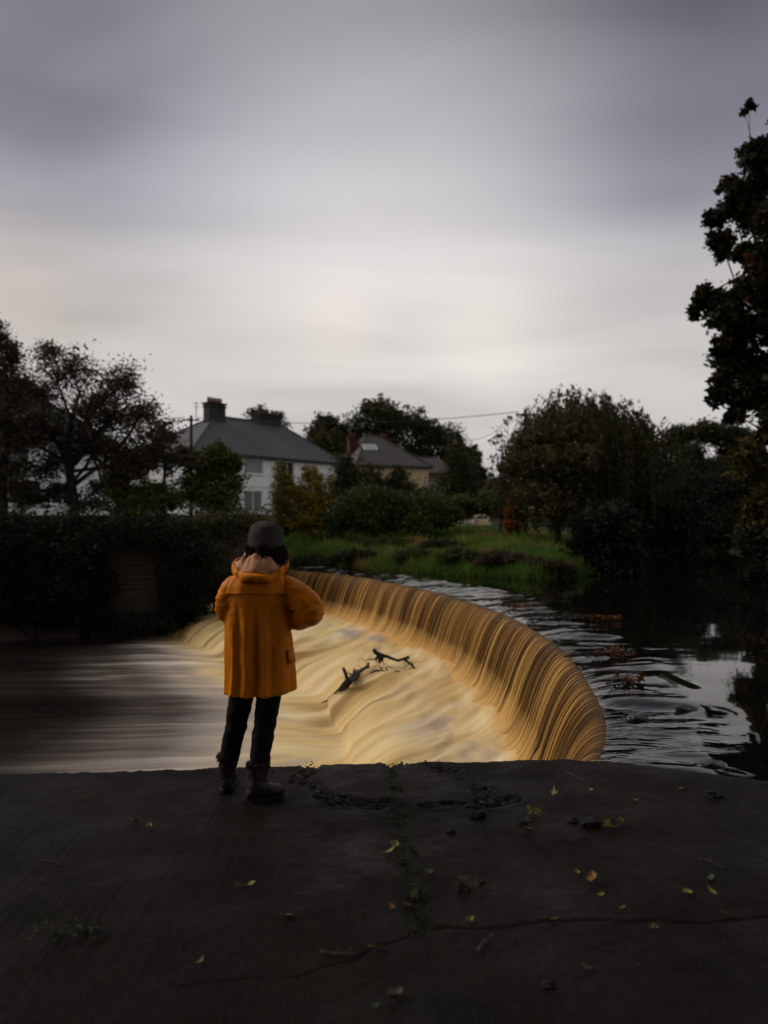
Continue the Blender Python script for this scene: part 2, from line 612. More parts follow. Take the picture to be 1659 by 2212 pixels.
def reservoir():
    ns = 700
    C = catmull(crest_pts, ns)
    Nn = curve_normals(C)
    s = arclen(C)
    r = np.concatenate([np.linspace(0, 4, 190), 4 + np.cumsum(.06 * 1.09 ** np.arange(64))])
    S, R = np.meshgrid(s, r)
    P = C[None] + Nn[None] * R[..., None]
    rush = np.exp(-(R / (.95 + .95 * sstep(8, 19, C[:, 1])[None] + .30 * vnoise(S * .8, S * 0, seed=30))) ** 4)
    # ripples drawn out along the flow, with standing waves where the current quickens
    wob = fbm(S * .35, R * .25, oct=2, seed=31)
    a = fbm(S * 1.5 + wob * .9, R * .55, oct=3, seed=5)
    b2 = fbm(S * 4.6 + wob, R * 1.3, oct=3, seed=9)
    z = WATER - .07 * np.exp(-R / .35) + rush * (1 - np.exp(-R / .25)) * (.042 * a + .006 * b2)
    st = np.exp(-((R - .85 - .85 * sstep(8, 19, C[:, 1])[None] - .3 * wob) / .3) ** 2)
    z += st * .010 * np.sin(R * 7 + 3.0 * wob + .8 * np.sin(S * 1.9)) * (.4 + .6 * (vnoise(S * .8, R * .2, seed=44) > 0))
    z += .002 * fbm(P[..., 0] * .35, P[..., 1] * .6, oct=2, seed=8) * (1 - rush)
    V = np.concatenate([P, z[..., None]], -1).reshape(-1, 3)
    me = npmesh('river_water', V, grid_faces(len(r), ns)[:, ::-1], True, {'rush': rush.ravel()}, np.stack([S, R], -1).reshape(-1, 2))
    tag(link('river_water', me, M['water']), kind='structure')


reservoir()


def fall_material():
    m, g, b = principled('falling_water')
    uv = g.n('ShaderNodeUVMap').outputs[0]
    sep = g.n('ShaderNodeSeparateXYZ', {0: uv})
    v = sep.outputs[1]
    fine = g.noise(g.mapping(uv, (30, .20, 1)), 1.0, 4, .75)
    mid = g.noise(g.mapping(uv, (9.0, .12, 1)), 1.0, 3, .65)
    big = g.noise(g.mapping(uv, (.9, .25, 1), (4, 2, 0)), 1.0, 2, .5)
    t = g.m('ADD', g.m('ADD', g.m('MULTIPLY', fine, .75), g.m('MULTIPLY', mid, .55)), g.m('MULTIPLY', big, .18))
    t = g.m('ADD', g.m('MULTIPLY', g.m('SUBTRACT', t, .74), 2.9), .465)
    col = g.ramp(t, [(.27, (.010, .005, .002)), (.40, (.050, .021, .005)), (.52, (.185, .078, .012)), (.64, (.40, .195, .038)), (.80, (.68, .45, .17))])
    col = g.mix(g.ramp(g.m('ADD', v, g.m('MULTIPLY', g.m('SUBTRACT', mid, .5), .25)), [(.02, .8), (.22, 0.0)]), col, (.065, .030, .008))
    gap = g.ramp(g.noise(g.mapping(uv, (1.7, .10, 1), (9, 4, 0)), 1.0, 4, .7), [(.30, .85), (.40, 0.0), (.64, 0.0), (.78, .5)])
    dark = g.ramp(g.noise(g.mapping(uv, (1.7, .10, 1), (9, 4, 0)), 1.0, 4, .7), [(.49, 0.0), (.51, 1.0)])
    col = g.mix(gap, col, g.mix(dark, (.028, .013, .004), (.70, .50, .24)))
    # the sheet breaks up into foam where it lands
    low = g.ramp(g.m('ADD', v, g.m('MULTIPLY', g.m('SUBTRACT', mid, .5), .35)), [(.80, 0.0), (1.02, 1.0)])
    col = g.mix(low, col, (.74, .42, .13))
    g.set(b.inputs['Base Color'], col)
    g.set(b.inputs['Roughness'], .45)
    b.inputs['IOR'].default_value = 1.33
    b.inputs['Specular IOR Level'].default_value = .12
    bp = g.n('ShaderNodeBump', {'Strength': .8, 'Distance': .02, 'Height': fine})
    g.set(b.inputs['Normal'], bp.outputs[0])
    return m


def foam_material():
    m, g, b = principled('foaming_water')
    uv = g.n('ShaderNodeUVMap').outputs[0]
    foam = g.n('ShaderNodeAttribute', attribute_name='foam').outputs['Fac']
    fast = g.n('ShaderNodeAttribute', attribute_name='fast').outputs['Fac']
    n1 = g.noise(g.mapping(uv, (.85, .16, 1)), 1.0, 4, .5, .5)
    n2 = g.noise(g.mapping(uv, (2.6, .16, 1), (7, 3, 0)), 1.0, 3, .5, .3)
    n3 = g.noise(g.mapping(uv, (.55, .30, 1), (1, 9, 0)), 1.0, 3, .5, .6)
    t = g.m('ADD', g.m('MULTIPLY', n1, .65), g.m('MULTIPLY', n2, .42))
    cream = g.ramp(t, [(.34, (.50, .28, .085)), (.47, (.70, .47, .19)), (.60, (.82, .61, .31)), (.75, (.90, .76, .53))])
    grey = g.ramp(n3, [(.57, 0.0), (.68, .75)])
    cream = g.mix(g.m('MULTIPLY', grey, g.m('SUBTRACT', 1.0, fast)), cream, (.36, .29, .27))
    fold = g.ramp(g.noise(g.mapping(uv, (1.5, .10, 1), (5, 8, 0)), 1.0, 3, .55, .4), [(.40, .85), (.52, 0.0)])
    cream = g.mix(g.m('MULTIPLY', fold, g.m('MINIMUM', g.m('MULTIPLY', fast, 1.3), 1.0)), cream, (.30, .165, .05))
    # foam thins to peaty dark water further down the pool, in long streaks
    spread_ = g.n('ShaderNodeSeparateXYZ', {0: uv}).outputs[1]
    cream = g.mix(g.ramp(g.m('MULTIPLY', spread_, .25), [(.20, .85), (.42, 0.0)]), cream, (.76, .45, .17))
    st1 = g.ramp(g.noise(g.mapping(uv, (1.05, .07, 1), (2, 5, 0)), 1.0, 3, .55, 1.2), [(.44, 0.0), (.66, 1.0)])
    st2 = g.ramp(n2, [(.42, .35), (.68, 1.0)])
    f = g.m('ADD', g.m('MULTIPLY', g.m('POWER', foam, 1.9), 1.1), g.m('MULTIPLY', g.m('MULTIPLY', st1, st2), g.ramp(foam, [(0.0, 0.0), (.12, .03), (.40, .72), (.9, .6)])))
    f = g.m('MINIMUM', g.m('MAXIMUM', f, 0.0), 1.0)
    pale = g.mix(g.ramp(foam, [(.5, 1.0), (.95, 0.0)]), cream, (.80, .67, .58))
    g.set(b.inputs['Base Color'], g.mix(f, (.008, .006, .0055), pale))
    g.set(b.inputs['Roughness'], g.m('ADD', .07, g.m('MULTIPLY', f, .55)))
    b.inputs['IOR'].default_value = 1.33
    b.inputs['Specular IOR Level'].default_value = .2
    bp = g.n('ShaderNodeBump', {'Strength': .6, 'Distance': .04, 'Height': t})
    g.set(b.inputs['Normal'], bp.outputs[0])
    return m


M['fall'] = fall_material()
M['foam'] = foam_material()
THROW = .72


def waterfall():
    ns, nv = 2600, 34
    C = catmull(crest_pts, ns)
    Nn = curve_normals(C)
    s = arclen(C)
    tau = np.linspace(0, 1, nv)
    S, T = np.meshgrid(s, tau)
    ridge = .5 * vnoise(S * 9, T * .6, seed=61) + .5 * vnoise(S * 24, T * .8, seed=62) + .25 * vnoise(S * 2.2, T * .3, seed=63)
    big = vnoise(S * .7, T * .2, seed=64)
    thr = THROW * (1 + .03 * big)
    offn = thr * T + ridge * .026 * np.minimum(1, T * 3) + .004
    land = np.clip((T - .80) / .20, 0, 1)
    splash = .5 + .5 * fbm(S * 1.1, S * 0, oct=3, seed=66) + .35 * vnoise(S * 5, S * 0, seed=67)
    offn = offn + land ** 2 * (.16 + .26 * splash)
    P = C[None] - Nn[None] * offn[..., None]
    z0 = WATER - .07 + .05 * fbm(S * 1.5, S * 0, oct=2, seed=5) * .25
    z = z0 - (z0 - APRON - .02) * np.where(T < .86, T ** 2, .7396 + (1 - .7396) * np.sin(np.clip((T - .86) / .14, 0, 1) * math.pi / 2))
    z = z + land * (.03 * fbm(S * 2.5, T * 4, oct=2, seed=68)) - .03 * (T > .985)
    V = np.concatenate([P, z[..., None]], -1).reshape(-1, 3)
    me = npmesh('waterfall', V, grid_faces(nv, ns), True, None, np.stack([S, T], -1).reshape(-1, 2))
    tag(link('waterfall', me, M['fall']), kind='structure')
    # masonry of the weir behind the sheet
    n = 120
    C2 = catmull(crest_pts, n)
    N2 = curve_normals(C2)
    R = []
    for o, z in ((.05, -.52), (.05, -3.2), (1.2, -3.2), (1.2, -.62)):
        R.append(np.column_stack([C2 + N2 * o, np.full(n, z)]))
    V = np.vstack(R)
    F = []
    for a, b in ((0, 1), (1, 2), (2, 3), (3, 0)):
        F += [(a * n + i, a * n + i + 1, b * n + i + 1, b * n + i) for i in range(n - 1)]
    mb = MB()
    mb.add(V, F)
    tag(mb.build('weir', simple('weir_masonry', (.06, .05, .04), (.03, .025, .02), .8, 2, .02)), kind='structure')


waterfall()


def cascade():
    ns = 420
    C = catmull(crest_pts, ns)
    Nn = curve_normals(C)
    L, F_ = catmull(lip_pts, ns), catmull(foot_pts, ns)
    B = C - Nn * THROW
    sh = lambda dx, dy: F_ + np.array([dx, dy])
    rows = [(C + Nn * .1, -1.90, 1, 0), (B, -1.93, 1, 0), (B * .72 + L * .28, -1.97, 1, 0), (B * .4 + L * .6, -1.99, .97, .1), (L * .93 + B * .07, -2.03, .95, .5),
            (L * .62 + F_ * .38, -2.20, .95, 1), (F_ * .74 + L * .26, -2.52, .97, 1), (F_ * .97 + L * .03, -2.74, 1, .6), (sh(-.9, -.05), -2.745, .95, .1),
            (sh(-2.0, -.12), POOL, .66, 0), (sh(-3.8, -.25), POOL, .30, 0), (sh(-6.5, -.5), POOL, .075, 0), (sh(-11, -1), POOL, .012, 0), (sh(-20, -2), POOL, 0, 0),
            (sh(-60, -4), POOL, 0, 0)]
    P3 = np.stack([np.column_stack([p, np.full(ns, z)]) for p, z, f, k in rows])     # rows, ns, 3
    fo, fa = np.array([r_[2] for r_ in rows], float), np.array([r_[3] for r_ in rows], float)
    K = 22
    Q = np.vstack([2 * P3[:1] - P3[1:2], P3, 2 * P3[-1:] - P3[-2:-1]])
    out, fo2, fa2 = [], [], []
    for i in range(1, len(Q) - 2):
        for t in np.linspace(0, 1, K, endpoint=False):
            a, b, c, d = Q[i - 1], Q[i], Q[i + 1], Q[i + 2]
            out.append(.5 * ((2 * b) + (-a + c) * t + (2 * a - 5 * b + 4 * c - d) * t ** 2 + (-a + 3 * b - 3 * c + d) * t ** 3))
            u = t * t * (3 - 2 * t)
            fo2.append(fo[i - 1] * (1 - u) + fo[i] * u)
            fa2.append(fa[i - 1] * (1 - u) + fa[i] * u)
    W = np.stack(out)
    nr = len(W)
    s = arclen(F_)
    tl = np.concatenate([[0], np.cumsum(np.linalg.norm(np.diff(W[:, ns // 2], axis=0), axis=1))])
    S, T = np.meshgrid(s, tl)
    fo2 = np.repeat(np.array(fo2)[:, None], ns, 1)
    fa2 = np.repeat(np.array(fa2)[:, None], ns, 1)
    calm = np.minimum(1, .25 + fo2)
    W[..., 2] += calm * (.075 * fbm(S * .75, T * .35, oct=3, seed=71) + .02 * fbm(S * 2.6, T * .5, oct=2, seed=72))
    W[..., 2] += fa2 * .12 * fbm(S * 1.15, T * .22, oct=3, seed=73)
    # two tongues of the lower step push further out
    W[..., 0] -= fa2 * .28 * vnoise(S * .55, S * 0, seed=75)
    fo3 = np.clip(fo2 + .16 * vnoise(S * .30, T * .10, seed=77) * (fo2 < .97), 0, 1)
    # the far end of the pool lies still and dark
    beyond = sstep(6.6 * K, 9.5 * K, np.arange(nr))[:, None]
    fo3 = fo3 * (1 - beyond * (1 - (.12 + .88 * sstep(1.5, 10, S))))
    me = npmesh('pool_water', W.reshape(-1, 3), grid_faces(nr, ns), True, {'foam': fo3.ravel(), 'fast': fa2.ravel()}, np.stack([S, T], -1).reshape(-1, 2))
    tag(link('pool_water', me, M['foam']), kind='structure')


cascade()


# ------------------------------------------------------------------ concrete slab
EDGE = np.array([(-9, 4.6), (-5, 4.95), (-2.5, 5.15), (-.76, 5.31), (.4, 5.42), (1.0, 5.46), (1.32, 5.465), (1.55, 5.42), (1.79, 5.33), (2.1, 5.18), (2.45, 5.02), (3.0, 4.7), (3.8, 4.0),
                 (4.5, 3.0), (5.0, 1.8), (5.2, 0)])


def pline(pts):
    return np.array([px(x, y, 0.0)[:2] for x, y in pts])


def dist_poly(P, X, Y):
    best = np.full(X.shape, 1e9)
    for a, b in zip(P[:-1], P[1:]):
        d = b - a
        t = np.clip(((X - a[0]) * d[0] + (Y - a[1]) * d[1]) / (d @ d), 0, 1)
        best = np.minimum(best, np.hypot(X - a[0] - t * d[0], Y - a[1] - t * d[1]))
    return best


crack = pline([(380, 2135), (520, 2118), (640, 2112), (700, 2090), (770, 2072), (800, 2050), (850, 2035), (905, 2014), (960, 2005), (1040, 2010), (1100, 2006), (1170, 1996), (1260, 1990),
               (1340, 1993), (1450, 1991), (1560, 1986), (1700, 1975)])
joint = pline([(845, 1645), (850, 1690), (862, 1750), (876, 1830), (885, 1900), (900, 1960), (915, 2010)])
scar1 = pline([(668, 1652), (655, 1680), (690, 1712), (740, 1730), (800, 1736), (840, 1728)])
scar2 = pline([(850, 1648), (930, 1652), (975, 1668), (1010, 1690), (1050, 1706), (1100, 1722), (1040, 1735), (960, 1734), (935, 1740)])


def slab_h(X, Y):
    w = fbm(X * 9, Y * 9, oct=3, seed=81) * .012
    dc = dist_poly(crack, X + w, Y + w)
    dj = dist_poly(joint, X + w * .6, Y)
    h = .006 * fbm(X * 1.3, Y * 1.3, oct=3, seed=82) + .0022 * fbm(X * 14, Y * 14, oct=2, seed=86)
    h -= .010 * np.exp(-(dc / (.007 + .003 * vnoise(X * 4, Y * 4, seed=91))) ** 2)
    h += .0016 * vnoise(X * 46 + .5 * vnoise(X * 3, Y * 3, seed=93), Y * 1.3, seed=92)
    h -= .008 * np.exp(-(dj / .02) ** 2)
    wid = .06 + .05 * fbm(X * 5, Y * 5, oct=2, seed=83)
    sc = np.minimum(dist_poly(scar1, X, Y), dist_poly(scar2, X, Y))
    mk = sstep(wid + .015, wid - .015, sc)
    h += mk * (-.016 + .016 * fbm(X * 26, Y * 26, oct=3, seed=84))
    lip = np.exp(-((sc - wid - .03) / .02) ** 2)
    h += lip * .006 * (.5 + .5 * vnoise(X * 12, Y * 12, seed=85))
    return h, mk, np.exp(-(dj / .05) ** 2), dc


def slab_material():
    m, g, b = principled('wet_concrete')
    tc = g.n('ShaderNodeTexCoord').outputs['Object']
    n1 = g.noise(tc, 1.1, 5, .6)
    n2 = g.noise(tc, 22, 4, .65)
    n3 = g.noise(g.mapping(tc, (70, 1.6, 4)), 1.0, 4, .7)
    col = g.mix(g.ramp(n1, [(.35, 0.0), (.65, 1.0)]), (.0130, .0080, .0064), (.0078, .0062, .0050))
    col = g.mix(g.ramp(n2, [(.30, .75), (.52, 0.0)]), col, (.007, .006, .0055))
    col = g.mix(g.ramp(g.noise(tc, .6, 3, .5), [(.5, 0.0), (.7, .6)]), col, (.012, .0135, .009))
    col = g.mix(g.ramp(g.noise(tc, 75, 2, .5), [(.62, 0.0), (.70, .9)]), col, (.034, .028, .023))
    col = g.mix(g.ramp(g.noise(tc, 40, 3, .6), [(.30, .9), (.38, 0.0)]), col, (.004, .0035, .003))
    mk = g.n('ShaderNodeAttribute', attribute_name='scar').outputs['Fac']
    col = g.mix(g.m('MULTIPLY', mk, .6), col, (.017, .015, .0145))
    ms = g.n('ShaderNodeAttribute', attribute_name='moss').outputs['Fac']
    col = g.mix(g.m('MULTIPLY', ms, g.ramp(g.noise(tc, 14, 3), [(.4, 0.0), (.6, .8)])), col, (.013, .015, .007))
    g.set(b.inputs['Base Color'], col)
    g.set(b.inputs['Roughness'], g.ramp(g.noise(tc, 2.2, 4, .6), [(.3, .36), (.7, .75)]))
    b.inputs['Specular IOR Level'].default_value = .04
    bp = g.n('ShaderNodeBump', {'Strength': .9, 'Distance': .006, 'Height': n3})
    bp2 = g.n('ShaderNodeBump', {'Strength': .8, 'Distance': .004, 'Height': n2, 'Normal': bp.outputs[0]})
    g.set(b.inputs['Normal'], bp2.outputs[0])
    return m


def slab():
    xs = np.concatenate([np.linspace(-9, -3.3, 14)[:-1], np.linspace(-3.3, 3.1, 760), np.linspace(3.1, 5.2, 40)[1:]])
    ye = np.interp(xs, EDGE[:, 0], EDGE[:, 1])
    k = np.ones(9) / 9
    ye = np.convolve(np.pad(ye, 4, 'edge'), k, 'valid')
    ye = ye + .014 * fbm(xs * 3, xs * 0, oct=4, seed=88) + .007 * vnoise(xs * 25, xs * 0, seed=89) - .035 * np.clip(fbm(xs * 6, xs * 0, oct=3, seed=94) - .55, 0, 1)
    b = np.concatenate([np.linspace(0, .012, 4)[:-1], np.linspace(.012, .36, 430)[:-1], np.linspace(.36, 1, 30)])
    back = -5.0
    X = np.repeat(xs[None], len(b), 0)
    Y = ye[None] + (np.minimum(back, ye - 1) - ye)[None] * (b ** 1.0)[:, None]
    h, mk, mo, dc = slab_h(X, Y)
    d0 = ye[None] - Y
    h = h - .03 * np.exp(-(d0 / .018) ** 1.5)
    # front face of the quay down into the water
    rows = []
    for dz, o in ((-3.9, .02), (-2.0, .01), (-.5, .01), (-.12, .006)):
        rows.append(np.stack([xs, ye + o + .02 * fbm(xs * 2, xs * 0 + dz, oct=3, seed=90), np.full(len(xs), dz)], -1))
    V = np.concatenate([np.stack(rows), np.stack([X, Y, h], -1)])
    z4 = np.zeros((4, len(xs)))
    me = npmesh('concrete_slab', V.reshape(-1, 3), grid_faces(V.shape[0], len(xs))[:, ::-1], True,
                {'scar': np.concatenate([z4, mk]).ravel(), 'moss': np.concatenate([z4, mo]).ravel()})
    tag(link('concrete_slab', me, slab_material()), kind='structure')


slab()


def slab_z(x, y):
    return float(slab_h(np.array([x]), np.array([y]))[0][0])


M['stone'] = simple('broken_concrete', (.024, .021, .020), (.011, .010, .009), .7, 9, .006, 40)


def gravel():
    r = np.random.default_rng(5)
    V, F = [], []
    ico = bmesh.new()
    bmesh.ops.create_icosphere(ico, subdivisions=1, radius=1)
    iv = np.array([v.co[:] for v in ico.verts])
    jf = np.array([[v.index for v in f.verts] for f in ico.faces])
    ico.free()
    n = 0
    while n < 1500:
        P = scar1 if r.random() < .4 else scar2
        k = r.integers(0, len(P) - 1)
        t = r.random()
        p = P[k] + (P[k + 1] - P[k]) * t + r.normal(0, .05, 2)
        h, mk, _, _ = slab_h(np.array([p[0]]), np.array([p[1]]))
        if mk[0] < .3 and r.random() < .9:
            continue
        s = r.lognormal(-5.55, .45)
        A = iv * (1 + .3 * r.normal(size=(len(iv), 1))) * s * np.array([1.2, 1.0, .7])
        a = r.uniform(0, 6.28)
        R = np.array([[math.cos(a), -math.sin(a), 0], [math.sin(a), math.cos(a), 0], [0, 0, 1]])
        V.append(A @ R.T + (p[0], p[1], h[0] + s * .25))
        F.append(jf + n * len(iv))
        n += 1
    me = npmesh('gravel', np.vstack(V), np.vstack(F), False)
    tag(link('gravel', me, M['stone']), 'loose crumbs of broken concrete in the scars of the slab', 'gravel', kind='stuff')


gravel()


def moss():
    r = np.random.default_rng(6)
    pts = []
    for i in range(90):
        k = r.integers(0, len(joint) - 1)
        p = joint[k] + (joint[k + 1] - joint[k]) * r.random() + r.normal(0, .018, 2) * r.choice([1, 1, 2.0])
        n = int(r.integers(8, 34))
        q = np.column_stack([p[0] + r.normal(0, .014, n), p[1] + r.normal(0, .014, n), np.full(n, slab_z(*p)) + np.abs(r.normal(0, .007, n)) + .003])
        pts.append(q)
    me = leaves_mesh('moss', np.vstack(pts), .009, .5, seed=3)
    tag(link('moss', me, leaf_mat('moss_leaf', [(0, (.014, .017, .006)), (.7, (.030, .034, .010)), (1, (.07, .065, .02))])),
        'moss and tiny weeds growing along the joint of the slab', 'moss', kind='stuff')


moss()


# ------------------------------------------------------------------ leaves, twigs and clods lying on the slab
def yellow_leaf_mat(name, c1, c2):
    return simple(name, c1, c2, .55, 60, .0006, 160, .3)


LEAFM = {'yellow': yellow_leaf_mat('yellow_leaf', (.25, .19, .03), (.12, .09, .016)), 'lime': yellow_leaf_mat('pale_leaf', (.24, .23, .06), (.13, .13, .03)),
         'amber': yellow_leaf_mat('amber_leaf', (.24, .12, .022), (.12, .05, .012)), 'brown': yellow_leaf_mat('brown_leaf', (.07, .034, .013), (.035, .017, .008)),
         'green': yellow_leaf_mat('green_leaf', (.055, .07, .018), (.03, .04, .011)), 'red': yellow_leaf_mat('red_leaf', (.13, .045, .03), (.07, .025, .02))}


def leaf_shape(kind, L, curl, r):
    """blade outline with a midrib fold and curled margins"""
    V, F = [], []
    if kind == 'star':
        n = 5
        rim = []
        for i in range(-n, n + 1):
            pass
        angs = [-130, -100, -68, -46, -28, 0, 28, 46, 68, 100, 130]
        rads = [.35, .55, .28, .8, .36, 1.0, .36, .8, .28, .55, .35]
        V = [(0, 0, 0)] + [(math.cos(rad(a)) * q * L * .55, math.sin(rad(a)) * q * L * .55, curl * L * (q * q) * r.uniform(.1, .5)) for a, q in zip(angs, rads)]
        F = [(0, i, i + 1) for i in range(1, len(angs))]
    else:
        m = 9
        wd = .42 if kind == 'oval' else .22
        for i in range(m):
            t = i / (m - 1)
            w = L * wd * math.sin(math.pi * t ** .85) * (1 - .15 * t) + .0004
            x = (t - .5) * L
            zc = curl * L * (t - .4) ** 2
            V += [(x, -w, zc + abs(w) * curl * .7), (x, 0, zc), (x, w, zc + abs(w) * curl * .5)]
        for i in range(m - 1):
            F += [(i * 3, i * 3 + 1, i * 3 + 4, i * 3 + 3), (i * 3 + 1, i * 3 + 2, i * 3 + 5, i * 3 + 4)]
    return V, F


fallen = [  # print x, y, kind, colour, length m, stalk, label
    (1197, 1717, 'star', 'lime', .085, .03, 'pale star-shaped leaf lying near the quay edge, right of the scarred patch'),
    (1276, 1711, 'oval', 'lime', .040, 0, 'small pale oval leaf just right of the pale star-shaped leaf'),
    (1373, 1733, 'oval', 'yellow', .036, .01, 'small upturned yellow leaf alone below the reservoir corner of the slab'),
    (1471, 1706, 'star', 'lime', .055, .02, 'small pale star-shaped leaf close to the reservoir edge at right'),
    (1141, 1797, 'oval', 'yellow', .058, .01, 'yellow oval leaf below the twiggy yellow sprig right of the scar'),
    (851, 1828, 'oval', 'yellow', .055, .01, 'yellow oval leaf beside the mossy joint below the scar'),
    (845, 1843, 'long', 'lime', .075, .02, 'narrow pale curled leaf just under the oval leaf beside the mossy joint'),
    (925, 1886, 'oval', 'green', .045, .02, 'small green leaf right of the middle of the mossy joint'),
    (1282, 1911, 'oval', 'amber', .072, .015, 'amber curled leaf in the middle of the right half of the slab'),
    (1245, 1891, 'oval', 'yellow', .036, 0, 'little yellow leaf just above and left of the amber curled leaf'),
    (1297, 1939, 'long', 'lime', .040, 0, 'tiny pale narrow leaf just below the amber curled leaf'),
    (1485, 1930, 'oval', 'yellow', .060, .035, 'yellow leaf with raised stalk far right on the slab'),
    (1537, 1928, 'long', 'yellow', .060, 0, 'narrow yellow leaf right of the one with a raised stalk'),
    (1537, 1900, 'oval', 'green', .045, 0, 'greenish oval leaf above the narrow yellow leaf at far right'),
    (907, 1931, 'oval', 'yellow', .042, .02, 'yellow rounded leaf on the lower part of the mossy joint'),
    (849, 1964, 'star', 'amber', .050, .015, 'amber star-shaped leaf left of the lower mossy joint'),
    (878, 1960, 'oval', 'red', .050, .01, 'dull red leaf beside the amber star-shaped leaf'),
    (624, 1983, 'oval', 'yellow', .048, .012, 'bright yellow leaf alone on bare slab left of the joint'),
    (544, 1914, 'oval', 'yellow', .040, .045, 'round yellow leaf with long straight stalk below the person'),
    (512, 1912, 'long', 'yellow', .030, 0, 'tiny yellow leaf just left of the long-stalked round leaf'),
    (1014, 1994, 'oval', 'yellow', .040, .02, 'yellow leaf lying on the crack right of the joint'),
    (1196, 1994, 'long', 'yellow', .050, .01, 'flat yellow leaf lying on the crack below the amber curled leaf'),
    (1345, 1969, 'oval', 'yellow', .030, 0, 'small yellow leaf just above the crack at right'),
    (1415, 2006, 'star', 'green', .070, .03, 'dull three-pointed leaf below the crack at right'),
    (857, 2159, 'oval', 'brown', .075, .01, 'large brown leaf at the very front of the slab'),
    (1267, 2098, 'star', 'brown', .075, .015, 'orange-brown lobed leaf at the front right of the slab'),
    (810, 2182, 'star', 'green', .045, .02, 'small dull green leaf left of the large brown leaf'),
    (817, 2056, 'oval', 'lime', .040, .015, 'small pale leaf standing in the crack left of the joint'),
    (293, 1781, 'oval', 'yellow', .050, .02, 'curled yellow leaf left of the person, paired with a narrow one'),
    (322, 1791, 'long', 'yellow', .075, .01, 'narrow yellow leaf left of the person beside a curled one'),
    (433, 2087, 'long', 'lime', .045, .01, 'thin pale leaf upright near the left end of the crack'),
    (644, 1681, 'star', 'yellow', .060, .02, 'yellow-green leaf at the left tip of the scar by the right boot'),
    (1571, 1978, 'oval', 'yellow', .032, .01, 'small yellow leaf resting on the far right end of the crack'),
    (442, 1665, 'star', 'brown', .060, .02, 'dull brown leaf at the quay edge left of the left boot'),
    (512, 1664, 'star', 'lime', .045, .03, 'pale upright leaf on the quay edge between the two boots')]


def fallen_leaves():
    r = random.Random(4)
    for x, y, kind, colr, L, stalk, lab in fallen:
        p = px(x, y, 0.0)
        p[2] = slab_z(p[0], p[1]) + .006
        V, F = leaf_shape(kind, L * .92, r.uniform(.6, 1.6), r)
        a = r.uniform(0, 6.28)
        tl, rl = r.uniform(-.35, .35), r.uniform(-.5, .5)
        mt = Matrix.Rotation(a, 3, 'Z') @ Matrix.Rotation(rl, 3, 'X') @ Matrix.Rotation(tl, 3, 'Y')
        V = np.array([mt @ Vector(v) for v in V])
        V[:, 2] -= V[:, 2].min() - .002
        root = thing('fallen_leaf', lab, 'leaf', p, 'leaves fallen on the concrete')
        mb = MB()
        mb.add(V + p, F)
        mb.build('blade', LEAFM[colr], root, True)
        if stalk:
            s0 = p + V[len(V) // 2 if kind != 'star' else 0] if kind == 'star' else p + V[1]
            dr = np.array(mt @ Vector((-1, 0, 0)))
            e = s0 + dr * stalk * 1.4 + (0, 0, stalk * .25)
            mb = MB()
            mb.tube([s0, (s0 + e) / 2 + (0, 0, .004), e], [.0016, .0013, .001], 4)
            mb.build('stalk', LEAFM[colr], root, True)


fallen_leaves()

M['twig'] = simple('dry_twig', (.09, .075, .06), (.045, .038, .03), .8, 20)
twigs = [([(693, 2062), (715, 2066), (745, 2068), (773, 2066)], .005, 'long pale twig lying left of the joint above the crack'),
         ([(1031, 2062), (1040, 2047), (1052, 2038), (1066, 2028)], .004, 'curved pale twig lying in front of the crack'),
         ([(1512, 1860), (1535, 1866), (1564, 1878)], .003, 'thin straight twig at the right of the slab'),
         ([(1230, 1822), (1250, 1812), (1270, 1810)], .003, 'short forked twig under the dark clod with sprig'),
         ([(95, 1862), (118, 1868), (135, 1872)], .002, 'fine stalk lying at far left of the slab'),
         ([(1225, 1672), (1245, 1682), (1265, 1690)], .003, 'thin twig near the quay edge above the pale star-shaped leaf')]
for pts, rr, lab in twigs:
    P = np.array([px(x, y, 0.0) + (0, 0, .012) for x, y in pts])
    q = catmull(P, 12) + np.random.default_rng(len(lab)).normal(0, .002, (12, 3))
    root = thing('twig', lab, 'twig', q[5])
    mb = MB()
    mb.tube(q, np.linspace(rr, rr * .45, 12), 5)
    for k in (4, 8):
        mb.tube([q[k], q[k] + (.012, .014, .006), q[k] + (.02, .035, .008)], [rr * .6, rr * .4, rr * .2], 4)
    mb.build('stick', M['twig'], root, True)

clods = [(1031, 1763, .034, 'dark knobbly clod just below the right scar'), (1279, 1783, .04, 'large dark clod with a leafy sprig beside it'),
         (1238, 1774, .024, 'small dark clod left of the large one'), (1129, 1777, .02, 'small dark crumb beside the yellow sprig'),
         (1541, 1721, .036, 'flat dark clod near the reservoir edge at far right'), (1184, 2134, .018, 'dark crumb at the front of the slab right of centre'),
         (975, 1797, .02, 'low dark crumb below the scar right of the joint')]
for i, (x, y, s, lab) in enumerate(clods):
    p = px(x, y, 0.0)
    p[2] = slab_z(p[0], p[1])
    bm = bmesh.new()
    bmesh.ops.create_icosphere(bm, subdivisions=3, radius=1)
    P = np.array([v.co[:] for v in bm.verts])
    d = 1 + .45 * fbm(P[:, 0] * 1.6 + i * 9, P[:, 1] * 1.6, P[:, 2] * 1.6, oct=3, seed=i)
    P = P * d[:, None] * s * np.array([1.25, .9, .6])
    P[:, 2] += s * .3
    for v, q in zip(bm.verts, P):
        v.co = q
    me = bpy.data.meshes.new('clod')
    bm.to_mesh(me)
    bm.free()
    o = link('clod', me, simple('clod_earth', (.013, .011, .009), (.006, .005, .005), .8, 30, .004, 90) if i == 0 else bpy.data.materials['clod_earth'])
    o.location = p
    tag(o, lab, 'clod')


